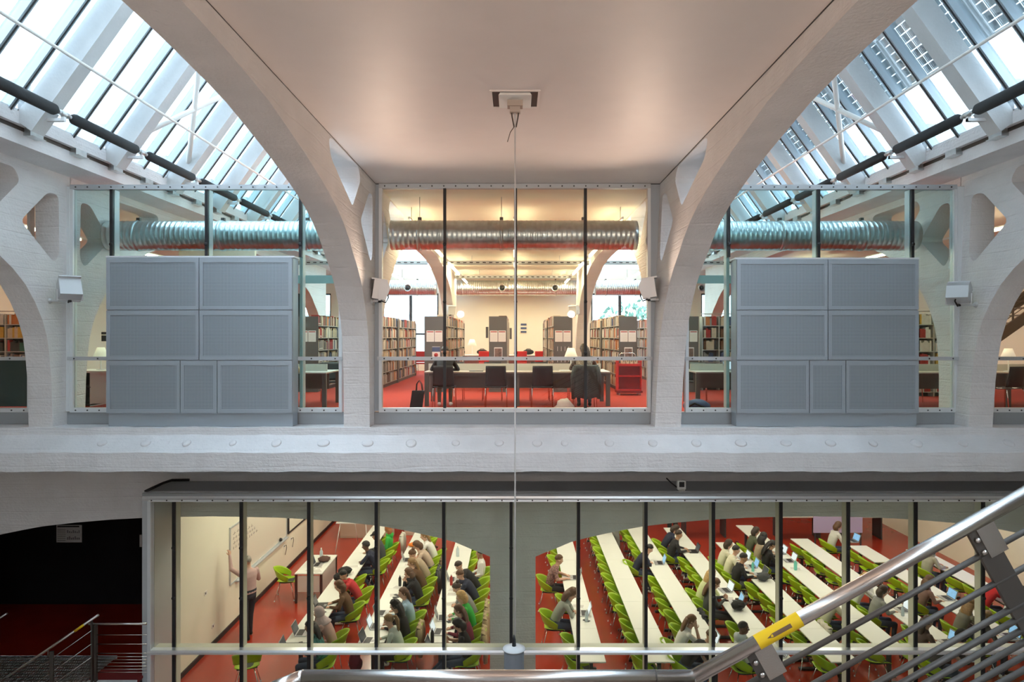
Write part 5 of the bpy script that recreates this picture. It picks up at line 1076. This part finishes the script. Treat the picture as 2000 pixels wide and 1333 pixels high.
# ---------------- who sits where: (row, depth, pose, hair, hair colour, skin, top colour, description, extras, laptop)
PPL = [
 ('L1',12.75,'type','long','black','m',TEA,'a teal patterned top',dict(pat=True),2), ('L1',13.45,'cheek','hijab','black','l',PNK,'a pale pink headscarf and robe',dict(hairmat='pink',leg=PNK),2), ('L1',14.85,'type','bob','brown','l',BRN,'a brown knitted sweater',dict(),2),
 ('L1',15.75,'write','short','black','m',RED,'a dusty red hoodie',dict(hooded=True),None), ('L1',17.75,'fold','afro','black','d',NVY,'a navy sweater',dict(leg=DEN),None), ('L1',18.45,'turn','short','dark','m',DKG,'a black cap and dark grey top',dict(capped=True),None), ('L1',19.2,'back','bob','ginger','l',GRN,'a bright green hoodie at the teaching side',dict(hooded=True),None),
 ('L2',13.05,'type','pony','dblond','l',(.50,.56,.50),'a pale mint fleece',dict(leg=BLK),2), ('L2',13.75,'type','curlylong','black','m',BLK,'a black top beside the pale mint fleece',dict(),0), ('L2',14.4,'turn','long','brown','l',LBL,'a light blue shirt',dict(),2), ('L2',15.7,'chin','bob','brown','l',BLK,'a black hoodie, hands at the chin',dict(hooded=True),None),
 ('L2',16.4,'fold','long','dblond','l',BRN,'a brown top next to the black hoodie',dict(),None), ('L2',17.1,'write','bun','brown','l',BEI,'a sleeveless beige top, bare arms on the table',dict(short=True),None), ('L2',17.85,'write','bob','brown','l',(.55,.42,.33),'a pale rose top with arms stretched on the table',dict(short=True),2), ('L2',18.6,'fold','long','dblond','l',WHT,'a white top near the orange bag',dict(),None),
 ('L3',12.85,'phone','bob','black','l',BLK,'a black T-shirt holding a phone',dict(short=True,legs_=1),2), ('L3',13.5,'type','long','brown','l',WIN,'a dark wine top with a beige coat behind',dict(),0), ('L3',14.2,'type','bob','blond','l',GRN,'a bright green sweater at the row by the column',dict(),2), ('L3',14.85,'write','bun','dark','l',GRY,'a grey sweater at the row by the column',dict(),None),
 ('L3',15.65,'write','short','brown','l',NVY,'a dark navy hoodie writing on paper',dict(hooded=True),None), ('L3',16.4,'low','short','dark','l',BLK,'a black T-shirt leaning low over the table',dict(short=True),2), ('L3',17.1,'back','short','black','m',WHT,'a white shirt by the column',dict(),None),
 ('R1',16.55,'type','short','brown','l',(.26,.14,.13),'a speckled wine-red short-sleeved shirt',dict(short=True,pat=True,leg=BLK),2), ('R1',14.45,'write','curly','brown','l',(.30,.32,.28),'a loose sage grey blouse',dict(),0),
 ('R3',17.65,'write','short','black','l',NVY,'a dark navy jacket alone in the third row',dict(),1), ('R3',13.05,'cheek','long','chest','l',WHT,'a white T-shirt with a hand at the chin',dict(short=True),0), ('R3',12.5,'low','bun','brown','l',BLK,'a black top with tied-up hair band, bent low',dict(),None),
 ('R4',15.65,'fold','long','blond','l',(.62,.66,.36),'a pale yellow sweater',dict(),0), ('R4',15.0,'phone','long','brown','l',DKG,'a charcoal top, legs stretched, holding a phone',dict(leg=DKG),1), ('R4',12.6,'back','crop','black','d',(.55,.60,.60),'a pale blue-grey hoodie',dict(hooded=True,shoe=GRY),0),
 ('R4',18.6,'type','short','dark','m',BLK,'a black jacket far along the fourth row',dict(),2), ('R4',19.5,'write','bob','dark','l',NVY,'a navy jumper far along the fourth row',dict(),None),
 ('R5',17.9,'type','bob','dark','l',CRM,'a cream sweater at the fifth row',dict(),0), ('R5',17.35,'type','short','black','l',(.70,.66,.50),'an ivory sweater next to the black sweater',dict(),1), ('R5',16.7,'typex','short','black','m',BLK,'a black sweater and white sneakers',dict(leg=DKG),2),
 ('R6',19.1,'type','bob','dark','m',OLV,'an olive jacket at the sixth row',dict(),None), ('R6',18.4,'turn','curly','black','m',BEI,'a beige blouse at the sixth row',dict(),0), ('R6',17.8,'phone','long','black','m',BLK,'a black cardigan at the sixth row',dict(),0), ('R6',14.4,'fold','long','brown','l',(.60,.55,.45),'a cream jumper with a shaggy bag beside',dict(),None),
 ('R7',15.4,'chin','long','blond','l',WHT,'a white blouse behind the big steel handrail',dict(),None), ('R7',14.6,'type','bob','dark','l',GRY,'a grey jumper with a white laptop behind the handrail',dict(),0), ('R7',13.0,'type','long','dark','m',(.10,.06,.05),'a dark brown top behind the sloping rods',dict(),1), ('R7',12.45,'low','hood','black','l',BLK,'a black hood pulled up over the head',dict(hairmat='black'),1),
 ('R8',19.5,'type','bob','brown','l',(.62,.60,.57),'an off-white blouse at the eighth row',dict(),1), ('R8',15.2,'type','curly','brown','l',(.20,.11,.09),'a rust brown cardigan at the eighth row',dict(),1), ('R8',13.9,'fold','curlylong','dblond','l',(.16,.15,.12),'a khaki grey jacket with very long loose hair',dict(),None), ('R8',13.25,'turn','pony','dblond','l',DKG,'a dark grey denim jacket behind the sloping rods',dict(),1),
 ('R9',17.3,'turn','bob','dark','l',(.38,.36,.30),'a beige grey hoodie at the last row',dict(hooded=True),None), ('R9',15.2,'write','short','brown','l',(.50,.01,.015),'a vivid red hoodie',dict(hooded=True),None), ('R9',14.45,'write','short','dark','l',(.45,.48,.48),'a light grey pullover at the last row',dict(),None), ('R9',13.75,'fold','curly','ginger','l',(.14,.09,.08),'a dark plum sweater at the last row',dict(),1),
]
HAIRCLOTH = {'pink': cloth((.52,.40,.40)), 'black': cloth((.014,.014,.016))}
occ = {}
for row, y, pose, sty, hcl, sk, top, desc, ex, lap in PPL:
    ex = dict(ex); ex.pop('legs_', None)
    if isinstance(ex.get('hairmat'), str): ex['hairmat'] = HAIRCLOTH[ex['hairmat']]
    left = row[0] == 'L'; xt = (LROWS if left else ROWS)[row]; s = 1 if left else -1
    x = xt+s*(.25+.30); rz = (PI/2 if left else -PI/2)+random.uniform(-.12,.12); occ.setdefault(row, []).append(y)
    person((x,y), rz, pose, sty, hcl, sk, top, 'person in %s, seated' % desc, scale=random.uniform(.94,1.0), **ex)
    chair(x+s*.02, y, rz+random.uniform(-.05,.05), 'lime chair of the person in %s' % desc)
    if lap is not None: place_laptop(xt-s*.06+s*.02, y+random.uniform(-.05,.05), TOPZ+.001, rz, 'laptop of the person in %s' % desc, lap, lap == 2 and random.random() < .3)
# empty chairs along the rows
spans = {'R1':(12.6,20.3),'R2':(12.6,21.5),'R3':(13.7,21.5),'R4':(13.1,20.5),'R5':(12.6,16.2),'R6':(13.0,17.4),'R7':(13.6,19.4),'R8':(15.9,19.2),'R9':(15.9,18.3),'L1':(13.2,20.5),'L2':(14.9,20.5),'L3':(17.7,20.8)}
for row, (a, b) in spans.items():
    left = row[0] == 'L'; s = 1 if left else -1; xt = (LROWS if left else ROWS)[row]; y = a
    while y < b:
        if all(abs(y-q) > .56 for q in occ.get(row, [])):
            chair(xt+s*(.20+random.uniform(-.03,.05)), y, (PI/2 if left else -PI/2)+random.uniform(-.15,.15), 'empty lime shell chair tucked in along the %s' % (ln[row] if left else '%s table row' % nth[row]), 'empty chairs of the %s' % (ln[row] if left else '%s table row' % nth[row]))
        y += .68
# the teacher at the whiteboard and people on their feet
person((-5.86,14.95), PI/2-.55, 'board', 'bald', 'grey', 'l', (.56,.38,.36), 'person in a pale pink shirt and dark trousers writing on the whiteboard', leg=(.02,.024,.035), shoe=BLK, scale=1.02, pat=False)
person((2.95,20.2), -PI/2, 'stand', 'bob', 'dark', 'l', (.42,.42,.38), 'person in a long grey coat standing between the back tables', leg=GRY, scale=.95); person((4.95,21.6), PI, 'stand', 'short', 'black', 'm', BLK, 'person in black standing at the back of the study room', leg=BLK, scale=.97)
# readers upstairs
person((X_(868,14.22),14.24), .08, 'write', 'short', 'dark', 'l', BLK, 'person in black bent over the long library table', leg=(.14,.09,.05), shoe=WHT, z=0, scale=1.0)
person((X_(1142,14.22),14.24), -.05, 'fold', 'long', 'dark', 'l', (.20,.18,.15), 'person in a leaf-patterned top at the long library table', leg=(.04,.05,.07), shoe=BLK, pat=True, z=0, scale=1.02)
person((-4.75,13.97), .1, 'type', 'short', 'brown', 'l', (.55,.45,.28), 'person in a beige jacket reading at the window table', leg=BLK, shoe=DKG, z=0)
person((4.95,14.22), -.1, 'typex', 'bob', 'dark', 'l', OLV, 'person in an olive jacket with crossed legs at the laptop table', leg=BLK, shoe=(.1,.06,.03), z=0)
place_laptop(4.72, 14.85, .742, .2, 'open laptop on the grey library table near the arch', 0)
# ---------------- coats, bags and small things
def hang(loc, rz, m, label, z=FL, w=.44, top=.80, low=.18, name='coat', cat='coat'):
    c = empty(name, (loc[0],loc[1],z), rz, label=label, cat=cat)
    def f(u, v):
        a = (v-.5)*2; h = top+.015-abs(a)**1.0*0; s = a*(.12+top-low)
        ridge = .035; y = -.27-(.035+.03*abs(a))*(1 if a < 0 else -.9); zz = top+.012-max(0,abs(a)-.08)*(top-low)*(1 if a < 0 else .35)
        x = (u-.5)*w*(1+.12*abs(a))
        return (x+.015*math.sin(a*9+u*7), y+.018*math.sin(u*14+a*3), zz+.02*math.sin(u*9)*abs(a))
    MB().grid(f, 14, 18, thick=.02).build('coat_body', m, c)
    for sx in (-1,1): MB().tube([(sx*w*.46,-.28,top-.03),(sx*w*.56,-.30,top-.22),(sx*w*.54,-.31,low+.06)], [.05,.05,.038], 10).build('coat_sleeve', m, c)
    return c
hang((X_(1142,14.2),14.21), 0, mat('grey_denim', (.07,.085,.09), .9, var=.1, vs=30, bump=.2), 'grey denim jacket hung over the library chair of the patterned-top reader', 0, .48, .90, .16, 'jacket', 'jacket')
cb = mat('beige_wool', (.40,.31,.18), .95, var=.08, bump=.2)
for row, y, m, lab in (('L3',13.5,cb,'beige coat over the chair of the person in a dark wine top'),('L3',14.2,cb,'beige coat over the chair of the green sweater at the row by the column'),('L3',14.85,cb,'tan coat over the chair of the grey sweater'),('L2',13.75,cb,'beige coat over the chair of the black top beside the mint fleece'),('L2',17.1,mat('dark_grey_wool',(.06,.06,.06),.95),'dark grey coat over the chair behind the bare arms'),('L1',20.0,mat('white_wool',(.6,.57,.5),.95),'white coat over the last chair near the flip chart'),('L2',17.85,mat('brown_coat',(.16,.11,.06),.95),'brown coat over the chair behind the pale rose top')):
    hang((LROWS[row]+.57,y), PI/2, m, lab)
hang((ROWS['R6']-.57,13.75), -PI/2, mat('shaggy_cream', (.6,.55,.45), 1, bump=.6, bs=60), 'shaggy cream coat over an empty chair of the sixth row'); hang((ROWS['R4']-.57,14.35), -PI/2, M['darkfab'], 'black coat over an empty chair of the fourth row')
def pack(loc, rz, m, label, z=FL, s=1, lie=False):
    b = empty('backpack', (loc[0],loc[1],z), rz, label=label, cat='bag')
    MB().ell((0,0,.21*s if not lie else .10), (.15*s,.11*s,.21*s) if not lie else (.22*s,.15*s,.10), 16, 12, fn=lambda u: 1+.05*math.sin(u.x*8+u.z*6)).build('bag_body', m, b)
    if not lie: MB().ell((0,-.10*s,.15*s), (.11*s,.05*s,.10*s), 12, 8).build('front_pocket', m, b)
    MB().tube([(-.05,0,.40*s),(-.03,0,.46*s),(.03,0,.46*s),(.05,0,.40*s)] if not lie else [(-.1,-.1,.16),(0,-.18,.14),(.12,-.12,.15)], .012, 6).build('bag_strap', m, b); return b
BB = M['darkfab']
pack((-3.17,13.42), PI/2, cloth(WIN), 'wine-red backpack between the chairs of the first teaching row', FL+.0); pack((-3.1,12.35), .4, BB, 'black bag lying on the red floor near the mid rail', lie=True); pack((-2.75,12.35), .2, BB, 'black shopping bag standing on the red floor near the mid rail')
for x, y, m, lab in ((-4.2,16.35,BB,'black bag slumped on the table before the dusty red hoodie'),(-4.2,16.75,BB,'black jacket heap on the table next to the navy sweater'),(5.92,16.35,cloth(DKG),'dark grey rucksack lying on the fifth row table'),(4.76,14.62,BB,'black shoulder bag at the gap of the fourth row')): pack((x,y), .5, m, lab, TOPZ+.001, .8, True)
pack((6.6,20.4), 0, BB, 'black backpack on the floor behind the sixth row'); pack((5.0,19.9), 0, cloth(NVY), 'navy backpack on the floor behind the fifth row')
hl = empty('helmet', (-4.18,16.06,TOPZ), label='red cap lying on the black bag table edge', cat='cap'); MB().ell((0,0,.05), (.10,.11,.06), 14, 8).build('crown', cloth(RED), hl); MB().grid(lambda u, v: ((u-.5)*.14,.09+.07*v,.02-.01*v), 4, 3, thick=.006).build('brim', cloth(RED), hl)
ob = empty('pencil_case', (-2.85,19.0,TOPZ+.001), .4, label='orange bag on the middle row table', cat='bag'); MB().ell((0,0,.06), (.16,.09,.06), 14, 8).build('bag_body', mat('orange_fabric', (.75,.20,.02), .8), ob); MB().tube([(-.12,0,.11),(.12,0,.11)], .006, 6).build('zip', M['paper'], ob)
for x, y, m, lab, h, r in ((1.45,14.02,clearb,'clear bottle with a pink cap beside the sage grey blouse',.24,.035),(-1.55,18.15,clearb,'clear bottle at the far end of the row by the column',.28,.04),(-1.6,13.05,M['blkplastic'],'black flask on the row by the column',.27,.035),(-1.52,16.05,BM['red'],'red flask before the navy hoodie',.26,.035),(-2.72,16.0,M['blkplastic'],'black flask before the black hoodie',.26,.035),(7.0,17.1,aqua,'aqua bottle at the end of the sixth row',.26,.04),(5.9,17.0,aqua,'aqua bottle before the black sweater',.26,.035),(8.1,14.3,clearb,'clear bottle by the white laptop of the seventh row',.22,.033)): bottle((x,y,TOPZ+.001), lab, m, h, r)
shts = [('L1',16.9),('L1',17.35),('L2',15.45),('L2',15.9),('L2',16.6),('L2',17.5),('L3',14.95),('L3',15.5),('L3',15.75),('L3',16.9),('R1',14.8),('R4',15.25),('R5',17.1),('R6',17.2)]
for i, (row, y) in enumerate(shts):
    left = row[0] == 'L'; xt = (LROWS if left else ROWS)[row]; where = ln[row] if left else '%s table row' % nth[row]
    p = empty('paper_sheet', (xt+(.04 if left else -.02),y,TOPZ+.0015), random.uniform(1.2,1.9), label='white sheet of notes on the %s' % where, cat='paper', group='sheets of notes on the %s' % where); one('sheet', (-.105,-.148,0),(.105,.148,.0012), M['paper'], p); one('print', (-.08,-.11,.0012),(.08,.12,.0016), MATS['pale_print'], p)
for i, (row, y) in enumerate((('L1',14.45),('L1',13.0),('L2',15.3),('L2',15.42),('R1',14.05),('L3',14.0))):
    left = row[0] == 'L'; xt = (LROWS if left else ROWS)[row]; p = empty('phone', (xt+.08,y,TOPZ+.0015), random.uniform(0,3), label='dark phone lying on the %s' % (ln[row] if left else '%s table row' % nth[row]), cat='phone', group='phones on the %s' % (ln[row] if left else '%s table row' % nth[row])); one('phone_body', (-.036,-.075,0),(.036,.075,.008), M['black'], p, .003); one('phone_screen', (-.033,-.07,.008),(.033,.07,.0088), M['dark'], p)
place_laptop(-5.05, 17.45, TZ+.001, PI/2, 'open laptop of the teacher on the teacher desk', 2)
# ================================================================ LIGHTS in the rooms
def area(name, loc, size, power, col, rot=(0,0,0)):
    l = bpy.data.lights.new(name, 'AREA'); l.shape = 'RECTANGLE'; l.size, l.size_y = size; l.energy = power*LAMP; l.color = col
    o = bpy.data.objects.new(name, l); COL.objects.link(o); o.location = loc; o.rotation_euler = rot; return o
for x in (-4.6,-1.9,1.9,4.6,7.3,10.2):
    for y in (15.2,18.6,22.4):
        f = empty('ceiling_lamp', (x,y,-.66), label='long lit ceiling lamp over the lower study room', cat='ceiling lamp', group='ceiling lamps of the lower study room')
        one('housing', (-.16,-.75,0),(.16,.75,.04), M['white'], f); one('diffuser', (-.14,-.73,-.012),(.14,.73,0), M['glow2'], f)
        area('ceiling_lamp_light', (x,y,-.70), (.28,1.46), (42 if x < 4 else 28)*(.3 if y > 20 and x > 1 else 1), (1,.93,.78))
